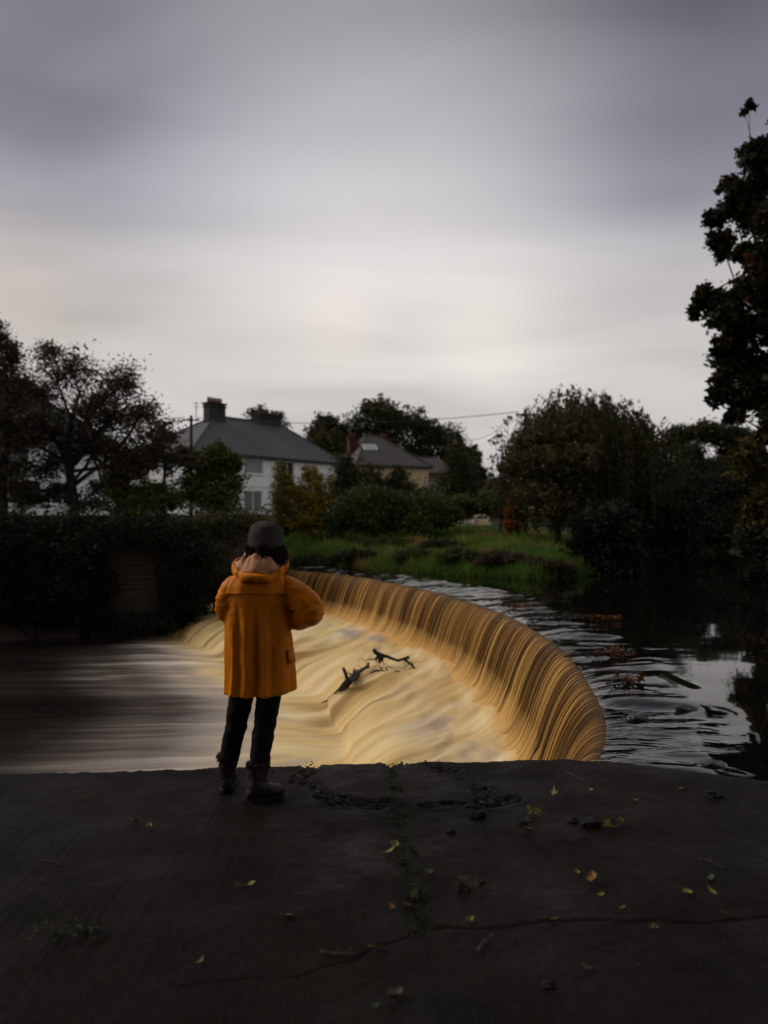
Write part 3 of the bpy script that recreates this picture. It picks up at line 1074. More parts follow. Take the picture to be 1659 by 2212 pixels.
def sprig(x, y, n, L, mat, lab, seed, name='weed_sprig', hgt=.05):
    r = np.random.default_rng(seed)
    p = px(x, y, 0.0)
    p[2] = slab_z(p[0], p[1])
    root = thing(name, lab, 'plant', p)
    mb = MB()
    tips = []
    for k in range(n):
        a = r.uniform(0, 6.28)
        q = catmull([p, p + (math.cos(a) * L * .5, math.sin(a) * L * .5, hgt * r.uniform(.5, 1)), p + (math.cos(a) * L, math.sin(a) * L, hgt * r.uniform(.1, .7))], 6)
        mb.tube(q, np.linspace(.0022, .001, 6), 4)
        tips += [q[3], q[4], q[5]]
    mb.build('stem', M['twig'], root, True)
    t = np.repeat(np.array(tips), 2, 0) + r.normal(0, .006, (len(tips) * 2, 3)) - p
    t[:, 2] = np.abs(t[:, 2]) + .004
    link('foliage', leaves_mesh('foliage', t, .024, .6, seed=seed), mat, root)


wl = leaf_mat('weed_leaf', [(0, (.025, .035, .010)), (1, (.06, .07, .02))])
wy = leaf_mat('weed_leaf_yellow', [(0, (.16, .13, .03)), (1, (.36, .27, .05))])
sprig(1014, 1922, 7, .06, wl, 'low green weed with rounded leaves growing right of the joint', 1)
sprig(1150, 1766, 4, .05, wy, 'twiggy yellow sprig lying right of the scar', 2)
sprig(1330, 1790, 5, .06, wy, 'yellowish sprig lying beside the large dark clod', 3)
sprig(120, 2028, 7, .09, wl, 'dark straggling weed at the lower left of the slab', 4)
sprig(200, 2021, 4, .05, wl, 'small dark weed right of the straggling one at lower left', 5)
sprig(905, 1938, 4, .045, wl, 'small weed sprouting from the lower end of the mossy joint', 6)


# ------------------------------------------------------------------ driftwood and debris caught on the weir
def branch(mb, pts, r0, r1, n=7, k=None, seed=0, jit=.0):
    k = k or max(6, 4 * len(pts))
    q = catmull(pts, k)
    q = q + np.random.default_rng(seed).normal(0, jit, q.shape)
    mb.tube(q, np.linspace(r0, r1, k), n)


def z4(x, y, d):
    """point from the enlarged driftwood study"""
    return pd(.2 * x + 663.6, .2 * y + 1360, d)


def driftwood():
    D = 19.6
    p = z4(1215, 462, D)
    root = thing('driftwood_branch', 'dark forked driftwood branch standing out of the foaming apron', 'branch', (p[0] - .5, p[1], -2.0))
    mb = MB()
    branch(mb, [z4(715, 212, D), z4(745, 250, D), z4(785, 275, D)], .05, .062, jit=.004)
    branch(mb, [z4(775, 268, D), z4(850, 288, D), z4(920, 315, D - .05), z4(985, 340, D - .1)], .05, .034, jit=.004)
    branch(mb, [z4(975, 338, D - .1), z4(1040, 318, D - .05), z4(1100, 298, D)], .036, .042, jit=.003)
    branch(mb, [z4(1045, 318, D - .05), z4(1110, 365, D), z4(1160, 415, D), z4(1230, 480, D)], .034, .024, jit=.004)
    mb.build('limb', M['wet_wood'], root, True)
    mb = MB()
    r = np.random.default_rng(3)
    for k in range(11):
        x0 = 745 + k * 7
        branch(mb, [z4(x0 + 10, 285, D + r.uniform(-.1, .1)), z4(x0 + r.uniform(-15, 15), 325, D - .05), z4(x0 + r.uniform(-30, 25), 352 + r.uniform(-8, 22), D)], .022, .008, 5, 7)
    branch(mb, [z4(770, 300, D), z4(700, 325, D), z4(670, 317, D), z4(640, 328, D)], .022, .012, 5)
    mb.build('root', M['wet_wood'], root, True)
    for pts in ([(1050, 335), (1058, 380), (1052, 395)], [(1105, 372), (1050, 405), (990, 450)], [(1130, 385), (1180, 345), (1240, 352)], [(1140, 380), (1105, 420), (1095, 432)],
                [(1120, 370), (1140, 340)], [(1150, 400), (1130, 352), (1142, 338)]):
        q = [z4(x, y, D + .05) for x, y in pts]
        mb = MB()
        branch(mb, q, .011, .004, 4, 8, jit=.003)
        mb.build('twig', M['wet_wood'], root, True)

    # the second piece lies down the lower step
    w = [((660, 405), -1.98), ((590, 440), -1.99), ((500, 505), -2.0), ((445, 560), -2.03)]
    pts = [px(.2 * x + 663.6, .2 * y + 1360, z + .06) for (x, y), z in w]
    end = [((380, 640), -2.28), ((300, 710), -2.5), ((205, 782), -2.70)]
    pts += [px(.2 * x + 663.6, .2 * y + 1360, z + .13) for (x, y), z in end]
    root = thing('driftwood_log', 'ragged dark driftwood log trailing down the lower step', 'log', (pts[3][0], pts[3][1], -2.1))
    mb = MB()
    branch(mb, pts[:4], .040, .060, 7, 16, 1, .012)
    branch(mb, pts[3:], .060, .02, 7, 14, 2, .010)
    o = np.array([.10, .05, .02])
    branch(mb, [pts[2] + o, pts[3] + o, pts[4] + o * .6, pts[5] - o * .5], .05, .02, 6, 14, 3, .01)
    branch(mb, [pts[1] - o, pts[3] - o, pts[5] - o * .9, pts[6] - o], .035, .015, 6, 14, 4, .012)
    mb.build('limb', M['wet_wood'], root, True)
    for a, u1, u2, ra, rb in ((pts[3], (-.06, 0, .15), (-.11, 0, .32), .05, .038), (pts[2], (.01, 0, .08), (.02, 0, .18), .035, .02), (pts[0], (0, 0, .06), (.02, 0, .12), .03, .02)):
        mb = MB()
        branch(mb, [a, a + u1, a + u2], ra, rb, 6, 7, 5, .004)
        mb.build('stub', M['wet_wood'], root, True)
    r = np.random.default_rng(8)
    for k in range(20):
        a = pts[r.integers(0, 4)] + r.normal(0, .05, 3)
        e = a + np.array([r.uniform(-.25, .25), r.uniform(-.1, .1), r.uniform(.02, .2)])
        mb = MB()
        branch(mb, [a, (a + e) / 2 + r.normal(0, .03, 3), e], .01, .004, 4, 7)
        mb.build('twig', M['wet_wood'], root, True)
    a = pts[0]
    mb = MB()
    branch(mb, [a, a + (-.08, 0, .16), a + (-.2, 0, .2), a + (-.26, 0, .14)], .01, .005, 4, 9)
    mb.build('twig', M['wet_wood'], root, True)

    # the low scraps between the two
    b0 = px(.2 * 680 + 663.6, .2 * 465 + 1360, -1.96)
    b1 = px(.2 * 1000 + 663.6, .2 * 455 + 1360, -1.96)
    root = thing('driftwood_twig', 'half sunk twig between the driftwood branch and log', 'twig', (b0 + b1) / 2)
    mb = MB()
    branch(mb, [b0, b0 * .7 + b1 * .3 + (0, 0, .05), b0 * .4 + b1 * .6 + (0, 0, .02), b1], .022, .014, 6, 16, 7, .01)
    for f, h in ((.35, .16), (.55, .12), (.2, .08)):
        a = b0 * (1 - f) + b1 * f
        branch(mb, [a, a + (.01, 0, h * .6), a + (-.03, 0, h)], .02, .012, 5, 6)
    branch(mb, [b0 * .65 + b1 * .35, b0 * .5 + b1 * .5 + (0, 0, .2), b0 * .3 + b1 * .7 + (0, 0, .1), b1], .008, .005, 4, 12)
    mb.build('stick', M['wet_wood'], root, True)


driftwood()


def debris(x, y, ln, ang, n, lab, seed, leafy=1.0):
    r = np.random.default_rng(seed)
    p = px(x, y, WATER + .03)
    root = thing('debris_clump', lab, 'debris', p)
    mb = MB()
    u = np.array([math.cos(ang), math.sin(ang), 0])
    v = np.array([-u[1], u[0], 0])
    for k in range(n):
        c = p + u * r.uniform(-.5, .45) * ln + v * r.normal(0, .05)
        d = (u * r.normal(1, .3) + v * r.normal(0, .35)) * ln * r.uniform(.15, .4)
        q = [c - d / 2 + (0, 0, -.01), c + (0, 0, r.uniform(.02, .07)), c + d / 2 + (0, 0, r.uniform(0, .08))]
        branch(mb, q, .011, .005, 4, 7, seed + k, .004)
    q = [p - u * ln * .9 + (0, 0, -.01), p - u * ln * .4 + (0, 0, .04), p + (0, 0, .02)]
    branch(mb, q, .012, .012, 5, 9, seed, .006)
    mb.build('twig', M['wet_wood'], root, True)
    m = int(70 * leafy * ln)
    P = u * r.uniform(-.25, .5, m)[:, None] * ln + v * r.normal(0, .06, m)[:, None] + np.column_stack([np.zeros((m, 2)), r.uniform(.0, .06, m)])
    link('leaf_litter', leaves_mesh('leaf_litter', P, .07, .7, seed=seed, lobed=True), M['litter'] if leafy >= 1 else M['leaf_brown'], root)['kind'] = 'stuff'


debris(1205, 1333, 1.1, .1, 14, 'dark twiggy clump with brown leaves caught on the weir crest, left of two', 1, .9)
debris(1290, 1336, 1.0, -.05, 10, 'rust coloured leaf clump floating right of the twiggy clump upstream', 2, 1.6)
debris(1310, 1415, .75, .12, 12, 'rust coloured leafy twig bundle poking over the bend of the crest', 3, 1.6)
debris(1350, 1472, .35, .5, 8, 'dark reddish leaf knot on the fast water above the bend', 4, 1.0)
debris(1085, 1297, 1.2, .0, 12, 'small dark debris clump far along the weir crest', 5, .9)
debris(1105, 1310, .9, .0, 6, 'thin rusty leaf streak behind the far debris clump on the crest', 6, 1.0)


# wet stones that break the surface and lift it
def rocks():
    M['rock'] = simple('wet_rock', (.035, .030, .024), (.014, .012, .010), .25, 6, .01, 25, .5)
    spots = [(1480, 1532, .10, 'wet brown stone awash, upper right of the rippled water'), (1378, 1552, .09, 'wet streaked stone awash near the bend of the crest'),
             (1535, 1655, .10, 'wet speckled stone awash close to the slab at right')]
    for i, (x, y, s, lab) in enumerate(spots):
        p = px(x, y, WATER - .012)
        bm = bmesh.new()
        bmesh.ops.create_icosphere(bm, subdivisions=3, radius=1)
        P = np.array([v.co[:] for v in bm.verts])
        d = 1 + .25 * fbm(P[:, 0] * 1.4 + i * 7, P[:, 1] * 1.4, P[:, 2] * 1.4, oct=3, seed=20 + i)
        P = P * d[:, None] * s * np.array([1.3, .8, .45])
        for v, q in zip(bm.verts, P):
            v.co = q
        me = bpy.data.meshes.new('river_stone')
        bm.to_mesh(me)
        bm.free()
        me.polygons.foreach_set('use_smooth', [True] * len(me.polygons))
        o = link('river_stone', me, M['rock'])
        o.location = p
        tag(o, lab, 'stone', 'stones awash above the weir')


rocks()


# ------------------------------------------------------------------ left bank wall
def brick_mat():
    m, g, b = principled('old_brick')
    uv = g.n('ShaderNodeUVMap').outputs[0]
    br = g.n('ShaderNodeTexBrick', {'Vector': uv, 'Color1': (.085, .040, .030, 1), 'Color2': (.05, .030, .024, 1), 'Mortar': (.045, .04, .035, 1), 'Scale': 1.0,
                                    'Mortar Size': .012, 'Brick Width': .45, 'Row Height': .15, 'Bias': .0})
    n = g.noise(uv, .9, 5, .65)
    c = g.mix(g.ramp(n, [(.38, .9), (.6, .1)]), br.outputs['Color'], (.016, .017, .011))
    g.set(b.inputs['Base Color'], c)
    b.inputs['Roughness'].default_value = .85
    bp = g.n('ShaderNodeBump', {'Strength': 1.0, 'Distance': .02, 'Height': g.m('SUBTRACT', 1.0, br.outputs['Fac'])})
    g.set(b.inputs['Normal'], bp.outputs[0])
    return m


def retaining_wall():
    P = np.array([p for p in bank if -41 <= p[0] <= -6.1])
    q = []
    for a, b in zip(P[:-1], P[1:]):
        n = max(2, int(np.linalg.norm(b - a) / .5))
        q += [a + (b - a) * t for t in np.linspace(0, 1, n, endpoint=False)]
    q = np.array(q + [P[-1]])
    T = np.gradient(q, axis=0)
    T /= np.linalg.norm(T, axis=1)[:, None]
    Nw = np.stack([-T[:, 1], T[:, 0]], 1)
    s = arclen(q)
    n = len(q)
    top = 1.05 + .05 * fbm(s * .7, s * 0, oct=2, seed=51)
    rows = [(-.06, np.full(n, -3.4)), (.0, np.full(n, -1.0)), (.02, top), (.72, top + .03), (.72, np.full(n, -3.4))]
    V = np.vstack([np.column_stack([q + Nw * o, z]) for o, z in rows])
    uv = np.vstack([np.column_stack([s, np.full(n, v)]) for v in (0, 2.4, 4.45, 5.15, 9.6)])
    root = thing('retaining_wall', 'dark mossy brick retaining wall along the left river bank', 'wall', (-14, 29.3, -2.75))
    me = npmesh('wall_face', V - off(root), grid_faces(5, n)[:, ::-1], False, None, uv)
    link('wall_face', me, brick_mat(), root)
    mb = MB()
    for i in range(0, n - 2, 2):
        c = (q[i] + q[i + 2]) / 2 + Nw[i] * .35
        L = np.linalg.norm(q[i + 2] - q[i])
        mb.box((c[0], c[1], 1.16 + .02 * math.sin(i * 1.7)), (L - .02, .86, .12), [(T[i][0], T[i][1], 0), (Nw[i][0], Nw[i][1], 0), (0, 0, 1)])
    # the courses of stone left bare by the ivy
    m, g, b = principled('sandstone_block')
    rn = g.n('ShaderNodeObjectInfo').outputs['Random']
    nz = g.noise(g.n('ShaderNodeTexCoord').outputs['Object'], 7, 4)
    cc = g.mix(nz, g.ramp(rn, [(0, (.085, .040, .030)), (.5, (.055, .034, .027)), (1, (.10, .055, .042))]), (.020, .017, .013))
    g.set(b.inputs['Base Color'], cc)
    b.inputs['Roughness'].default_value = .85
    A0, A1 = np.array([-14.0, 29.3]), np.array([-8.9, 30.9])
    tt = (A1 - A0) / np.linalg.norm(A1 - A0)
    nn = np.array([-tt[1], tt[0]])
    ax = np.array([[tt[0], tt[1], 0], [nn[0], nn[1], 0], [0, 0, 1.0]])
    rb = np.random.default_rng(8)
    protos = []
    for k in range(4):
        bx = MB()
        w, h2 = rb.uniform(.44, .50), rb.uniform(.165, .18)
        P = [np.array([sx * (w / 2 - e), sy, sz * (h2 / 2 - e)]) for sy, e in ((.05, 0), (-.035, 0), (-.05, .015)) for sx, sz in ((-1, -1), (1, -1), (1, 1), (-1, 1))]
        P = [ax.T @ (q_ + rb.normal(0, .004, 3)) for q_ in P]
        bx.add(P, [(0, 1, 5, 4), (1, 2, 6, 5), (2, 3, 7, 6), (3, 0, 4, 7), (4, 5, 9, 8), (5, 6, 10, 9), (6, 7, 11, 10), (7, 4, 8, 11), (8, 9, 10, 11)])
        me = bpy.data.meshes.new('stone_block')
        me.from_pydata(bx.v, [], bx.f)
        me.update()
        me.materials.append(m)
        protos.append(me)
    for row in range(10):
        for k in range(6):
            a = 2.9 + .5 * k + (.25 if row % 2 else 0)
            c = A0 + tt * a + nn * rb.normal(.0, .012)
            o = bpy.data.objects.new('stone_block', protos[rb.integers(0, 4)])
            COL.objects.link(o)
            o.parent = root
            o.location = tuple(np.array([c[0], c[1], .86 - .19 * row]) - off(root))
    mb.build('coping', simple('coping_stone', (.05, .045, .04), (.025, .024, .02), .85, 3, .01), root)


retaining_wall()

# ------------------------------------------------------------------ houses
M['white_wall'] = simple('white_render', (.88, .87, .88), (.80, .79, .80), .85, 1.2, .004, 30)
M['beige_wall'] = simple('beige_render', (.55, .42, .27), (.48, .36, .23), .85, 1.2, .004, 30)
M['trim'] = simple('white_paint', (.80, .79, .77), (.74, .73, .71), .5)
M['glass'] = simple('window_glass', (.03, .035, .035), (.02, .022, .024), .06, .4, spec=.6)
M['blind'] = simple('window_blind', (.16, .20, .19), (.12, .15, .145), .2, .6, spec=.6)
M['chimney'] = simple('chimney_render', (.045, .038, .036), (.025, .022, .021), .9, 2, .02)
M['red_brick'] = simple('red_brick', (.075, .024, .018), (.045, .016, .013), .9, 3, .02)
M['pot'] = simple('clay_pot', (.13, .06, .04), None, .8)
M['soffit'] = simple('eaves_board', (.03, .028, .028), None, .7)


def roof_mat(name, c1, c2):
    m, g, b = principled(name)
    uv = g.n('ShaderNodeUVMap').outputs[0]
    br = g.n('ShaderNodeTexBrick', {'Vector': uv, 'Color1': (*c1, 1), 'Color2': (*c2, 1), 'Mortar': (*[x * .45 for x in c2], 1), 'Scale': 1.0, 'Mortar Size': .015,
                                    'Brick Width': .3, 'Row Height': .24})
    n = g.noise(uv, .7, 4)
    c = g.mix(g.ramp(n, [(.4, .0), (.65, .5)]), br.outputs['Color'], tuple(x * .6 for x in c1))
    g.set(b.inputs['Base Color'], c)
    b.inputs['Roughness'].default_value = .65
    bp = g.n('ShaderNodeBump', {'Strength': 1.0, 'Distance': .02, 'Height': g.m('SUBTRACT', 1.0, br.outputs['Fac'])})
    g.set(b.inputs['Normal'], bp.outputs[0])
    return m


M['slate'] = roof_mat('slate_roof', (.085, .080, .088), (.062, .058, .064))
M['brown_slate'] = roof_mat('brown_slate_roof', (.075, .062, .058), (.055, .046, .044))


class House:
    """frame of a rectangular house: origin o at a ground corner, u along the front, w inwards"""
    def __init__(self, root, o, u, L, W, z0, ze):
        self.root, self.o, self.L, self.W, self.z0, self.ze = root, np.array([*o, 0.0]), L, W, z0, ze
        u = np.array([*u, 0.0])
        self.u = u / np.linalg.norm(u)
        self.w = np.array([-self.u[1], self.u[0], 0])

    def p(self, a, b, z):
        return self.o + self.u * a + self.w * b + np.array([0, 0, z])

    def front_hit(self, x, y):
        """distance along the front and height where print pixel x, y meets the front plane"""
        k = (x - 829.5) / FPX
        a = (k * self.o[1] - self.o[0]) / (self.u[0] - k * self.u[1])
        d = self.o[1] + a * self.u[1]
        return a, EYE + (1130 - y) * d / FPX

    def wall(self, side, openings, mat, name='wall', rev=.16):
        """wall with real openings; side 0 front, 1 left end, 2 right end, 3 back"""
        L = self.L if side in (0, 3) else self.W
        P = {0: lambda a, z, d=0: self.p(a, d, z), 3: lambda a, z, d=0: self.p(L - a, self.W - d, z),
             1: lambda a, z, d=0: self.p(d, L - a, z), 2: lambda a, z, d=0: self.p(self.L - d, a, z)}[side]
        xs = sorted({0, L, *[o[0] for o in openings], *[o[1] for o in openings]})
        zs = sorted({self.z0, self.ze, *[o[2] for o in openings], *[o[3] for o in openings]})
        mb = MB()
        for x0, x1 in zip(xs[:-1], xs[1:]):
            for z0, z1 in zip(zs[:-1], zs[1:]):
                cx, cz = (x0 + x1) / 2, (z0 + z1) / 2
                if any(o[0] < cx < o[1] and o[2] < cz < o[3] for o in openings):
                    continue
                mb.add([P(x0, z0), P(x1, z0), P(x1, z1), P(x0, z1)], [(0, 1, 2, 3)])
        for x0, x1, z0, z1 in [o[:4] for o in openings]:
            for (a, za), (b_, zb) in (((x0, z0), (x1, z0)), ((x1, z0), (x1, z1)), ((x1, z1), (x0, z1)), ((x0, z1), (x0, z0))):
                mb.add([P(a, za), P(b_, zb), P(b_, zb, rev), P(a, za, rev)], [(0, 1, 2, 3)])
        mb.build(name, mat, self.root)
        for o in openings:
            self.window(P, *o, rev=rev)

    def window(self, P, x0, x1, z0, z1, pane='glass', bars=1, rev=.16):
        fw = .07
        ax = [P(1, 0) - P(0, 0), P(0, 0, 1) - P(0, 0), np.array([0, 0, 1.0])]
        mb = MB()
        d = rev - .05
        mb.box(P((x0 + x1) / 2, z0 + fw / 2, d), (x1 - x0 - .004, .06, fw), ax)
        mb.box(P((x0 + x1) / 2, z1 - fw / 2, d), (x1 - x0 - .004, .06, fw), ax)
        for k in range(bars + 2):
            xk = x0 + fw / 2 + (x1 - x0 - fw) * k / (bars + 1)
            mb.box(P(xk, (z0 + z1) / 2, d), (fw, .056, z1 - z0 - 2 * fw), ax)
        mb.box(P((x0 + x1) / 2, z0 - .05, -.05), (x1 - x0 + .16, .14, .09), ax)
        w = mb.build('window', M['trim'], self.root)
        mb = MB()
        mb.add([P(x0, z0, rev - .03), P(x1, z0, rev - .03), P(x1, z1, rev - .03), P(x0, z1, rev - .03)], [(0, 1, 2, 3)])
        mb.build('pane', M[pane], w)

    def hip_roof(self, ra, rb, zr, mat, ov=.45, name='roof'):
        """ridge from ra to rb along the front at height zr"""
        ze = self.ze - .12
        c = [self.p(-ov, -ov, ze), self.p(self.L + ov, -ov, ze), self.p(self.L + ov, self.W + ov, ze), self.p(-ov, self.W + ov, ze)]
        r0, r1 = self.p(ra, self.W / 2, zr), self.p(rb, self.W / 2, zr)
        faces = [[c[0], c[1], r1, r0], [c[1], c[2], r1], [c[2], c[3], r0, r1], [c[3], c[0], r0]]
        me = bpy.data.meshes.new(name)
        V, F, UV = [], [], []
        for f in faces:
            b = len(V)
            e = f[1] - f[0]
            e = e / np.linalg.norm(e)
            nn = np.cross(e, f[2] - f[0])
            nn /= np.linalg.norm(nn)
            t = np.cross(nn, e)
            for v in f:
                V.append(v - off(self.root))
                UV.append((float((v - f[0]) @ e), float((v - f[0]) @ t)))
            F.append(tuple(range(b, b + len(f))))
        F.append((0, 9, 8, 1) if False else tuple([0, 1][::-1] + [8, 7][::-1][:0]) or (0, 1, 2))
        F = F[:-1]
        me.from_pydata([tuple(v) for v in V], [], F)
        l = me.uv_layers.new(name='UVMap')
        for poly in me.polygons:
            for li in poly.loop_indices:
                l.data[li].uv = UV[me.loops[li].vertex_index]
        rf = link(name, me, mat, self.root)
        mb = MB()
        mb.add(c, [(0, 3, 2, 1)])
        up = np.array([0, 0, 1.0])
        for i in range(4):
            a, b = c[i], c[(i + 1) % 4]
            e = (b - a) / np.linalg.norm(b - a)
            o = np.cross(e, up)
            mb.box((a + b) / 2 - up * .09 + o * .03, (np.linalg.norm(b - a) + .1, .10, .16), [e, o, up])
        mb.build('fascia', M['soffit'], self.root)
        mb = MB()
        for a, b in ((r0, r1), (c[0], r0), (c[3], r0), (c[1], r1), (c[2], r1)):
            mb.tube([a + up * .02, b + up * .02], .09, 6)
        mb.build('ridge_tiles', mat, rf)
        return rf

    def chimney(self, a, b, z0, z1, sa, sb, mat, pots, parent):
        mb = MB()
        ax = [self.u, self.w, np.array([0, 0, 1.0])]
        mb.box(self.p(a, b, (z0 + z1) / 2), (sa, sb, z1 - z0), ax)
        mb.box(self.p(a, b, z1 - .22), (sa + .16, sb + .16, .12), ax)
        mb.box(self.p(a, b, z1 + .05), (sa + .24, sb + .24, .12), ax)
        ch = mb.build('chimney', mat, self.root)
        for k in range(pots):
            t = (k + .5) / pots - .5
            q = self.p(a + t * (sa - .1), b, z1 + .1)
            mb = MB()
            mb.tube([q, q + (0, 0, .2), q + (0, 0, .42), q + (0, 0, .46)], [.13, .105, .10, .13], 8)
            mb.build('chimney_pot', M['pot'], ch, True)
        return ch


def white_house():
    o, e = np.array([-15.0, 61.7]), np.array([-4.2, 74.3])
    root = thing('white_house', 'white two-storey house with slate hip roof and two chimneys behind the person', 'house', (*o, 2.0), 'white houses across the river')
    h = House(root, o, e - o, float(np.linalg.norm(e - o)), 9.0, 1.4, 7.4)
    op = []
    for x0, y0, x1, y1, pane, bars in ((528, 990, 569, 1024, 'blind', 0), (497, 992, 508, 1026, 'glass', 0), (592, 996, 636, 1030, 'glass', 2), (657, 1004, 685, 1036, 'glass', 1),
                                       (528, 1060, 567, 1106, 'glass', 1), (610, 1062, 650, 1100, 'glass', 1), (662, 1064, 690, 1100, 'glass', 1)):
        a0, za = h.front_hit(x0, y0)
        a1, zb = h.front_hit(x1, y1)
        ac, zt = h.front_hit((x0 + x1) / 2, y0)
        _, zl = h.front_hit((x0 + x1) / 2, y1)
        op.append((a0, a1, zl, min(zt, 7.05), pane, bars))
    op.append((1.2, 3.0, 5.3, 6.8, 'glass', 1))
    op.append((1.0, 3.2, 2.6, 4.4, 'glass', 2))
    h.wall(0, op, M['white_wall'])
    h.wall(1, [(1.5, 2.9, 5.2, 6.7, 'glass', 1), (5.2, 6.4, 5.2, 6.7, 'glass', 1), (4.6, 6.6, 2.5, 4.2, 'glass', 1)], M['white_wall'])
    h.wall(2, [], M['white_wall'])
    h.wall(3, [], M['white_wall'])
    rf = h.hip_roof(5.6, 13.0, 11.0, M['slate'])
    h.chimney(5.3, 4.2, 9.8, 11.95, 1.7, .9, M['chimney'], 6, rf)
    h.chimney(11.6, 4.5, 10.2, 11.65, 2.6, .9, M['chimney'], 5, rf)
    # painted bands and corner strips
    mb = MB()
    ax = [h.u, h.w, np.array([0, 0, 1.0])]
    for a in (.12, 4.3, 8.15, 16.4):
        mb.box(h.p(a, -.03, 4.2), (.2, .10, 5.6), ax)
    mb.box(h.p(h.L / 2, -.02, 4.75), (h.L, .07, .12), ax)
    mb.build('trim', M['trim'], root)
    mb = MB()
    q = [h.p(8.5, -.10, 7.1), h.p(8.5, -.10, 1.6)]
    mb.tube(q, .05, 6)
    mb.build('downpipe', M['trim'], root)
    mb = MB()
    mb.tube([h.p(3.6, 4.5, 9.0), h.p(3.6, 4.5, 12.0)], .035, 5)
    mb.tube([h.p(3.9, 4.5, 11.9), h.p(3.3, 4.5, 11.9)], .02, 4)
    mb.tube([h.p(3.9, 4.5, 11.6), h.p(3.3, 4.5, 11.6)], .02, 4)
    mb.build('aerial', M['metal_dark'], root)
    return root, h


wh, whf = white_house()


def copy_house():
    """the next house of the row, the same build"""
    sh = Vector((-15.4, -18.0, 0))
    c = wh.copy()
    COL.objects.link(c)
    c.location = wh.location + sh
    for ch in list(wh.children):
        d = ch.copy()
        COL.objects.link(d)
        d.parent = c
        for gch in list(ch.children):
            e = gch.copy()
            COL.objects.link(e)
            e.parent = d
    tag(c, 'white house mostly hidden behind the bare trees at far left', 'house')


copy_house()


def beige_house():
    D = 76.0
    a, b = pd(774, 1000, D)[:2], pd(925, 1000, D + 3)[:2]
    root = thing('beige_house', 'beige rendered house with brown roof, skylight and red chimneys', 'house', (*a, 2.0))
    L = float(np.linalg.norm(b - a))
    h = House(root, a, b - a, L, 7.5, 1.4, 7.4)
    h.wall(0, [(.7, 1.8, 4.7, 6.0, 'glass', 1)], M['beige_wall'])
    for s in (1, 2, 3):
        h.wall(s, [], M['beige_wall'])
    rf = h.hip_roof(2.3, 3.6, 10.6, M['brown_slate'], .35)
    h.chimney(.9, 3.9, 7.7, 10.3, .9, .8, M['red_brick'], 2, rf)
    h.chimney(4.6, 4.4, 7.7, 10.4, .9, .8, M['red_brick'], 2, rf)
    # skylight set into the front slope
    c0, c1 = h.p(1.1, 1.9, 9.1), h.p(2.5, 1.9, 9.1)
    n = np.cross(h.u, h.p(2.9, 3.75, 10.6) - h.p(2.9, -.35, 7.28))
    n /= np.linalg.norm(n)
    t = np.cross(n, h.u)
    mb = MB()
    base_c = h.p(2.0, 2.0, 7.28 + 3.32 * (2.35 / 4.1)) + n * .04
    mb.box(base_c, (1.5, .9, .10), [h.u, t, n])
    sk = mb.build('skylight', M['trim'], root)
    mb = MB()
    mb.box(base_c + n * .06, (1.3, .72, .03), [h.u, t, n])
    mb.build('pane', simple('skylight_glass', (.34, .36, .38), None, .08, spec=.8), sk)
    # lower wing to the right with its own gabled roof
    u, w = h.u, h.w
    h2 = House(root, (h.p(L - .2, 2.0, 0))[:2], u[:2], 4.0, 6.0, 1.4, 6.9)
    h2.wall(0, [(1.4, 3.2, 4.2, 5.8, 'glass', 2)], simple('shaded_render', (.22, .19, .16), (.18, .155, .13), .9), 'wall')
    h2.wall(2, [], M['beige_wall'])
    h2.hip_roof(.2, 3.8, 8.7, M['brown_slate'], .3)
    mb = MB()
    mb.tube([h2.p(4.2, -.3, 8.4), h2.p(4.2, -.3, 6.8), h2.p(4.2, -.12, 6.4), h2.p(4.2, -.12, 1.6)], .06, 6)
    mb.box(h2.p(2.3, -.35, 4.05), (2.2, .5, .1), [u, w, np.array([0, 0, 1.0])])
    mb.build('trim', M['trim'], root)
    return root


beige_house()

# ------------------------------------------------------------------ poles and wires
M['pole'] = simple('weathered_pole', (.05, .042, .036), (.03, .025, .022), .9, 4, .01, 20, .1, (1, 1, .2))


def pole(x, top, d, lab):
    p = pd(x, top, d)
    b = gz(p[0], p[1])
    root = thing('utility_pole', lab, 'pole', (p[0], p[1], b))
    mb = MB()
    mb.tube([(p[0], p[1], b - .3), (p[0], p[1], (b + p[2]) / 2), p + (0, 0, .25)], [.15, .13, .11], 8)
    mb.build('shaft', M['pole'], root, True)
    mb = MB()
    mb.box(p + (0, -.12, -.1), (1.3, .09, .1))
    mb.build('crossarm', M['pole'], root)
    for s in (-.5, 0, .5):
        mb = MB()
        mb.tube([p + (s, -.12, -.05), p + (s, -.12, .05), p + (s, -.12, .1)], [.03, .045, .02], 6)
        mb.build('insulator', simple('porcelain', (.3, .28, .26), None, .3) if s == -.5 and 'porcelain' not in bpy.data.materials else bpy.data.materials['porcelain'], root, True)
    return p


p1 = pole(413, 905, 58, 'tall thin utility pole in front of the white house with two chimneys')
p2 = pole(1135, 893, 50, 'utility pole beside the willow, half hidden by its leaves')


def wire(a, b, sag, lab, r=.022):
    t = np.linspace(0, 1, 24)[:, None]
    q = a * (1 - t) + b * t - np.array([0, 0, 1.0]) * sag * 4 * t * (1 - t)
    mb = MB()
    mb.tube(q, r, 4)
    o = mb.build('overhead_wire', M['metal_dark'], None, True)
    tag(o, lab, 'wire')


wire(p1 + (.5, -.12, .08), p2 + (-.5, -.12, .08), .55, 'overhead wire running from the white house pole to the willow')
wire(pd(-60, 868, 52), p1 + (-.5, -.12, .08), .4, 'overhead wire leading off left from the white house pole')
wire(pd(1000, 952, 80), p2 + (0, -.12, .08), .5, 'thin service wire rising from the beige house to the willow pole', .018)


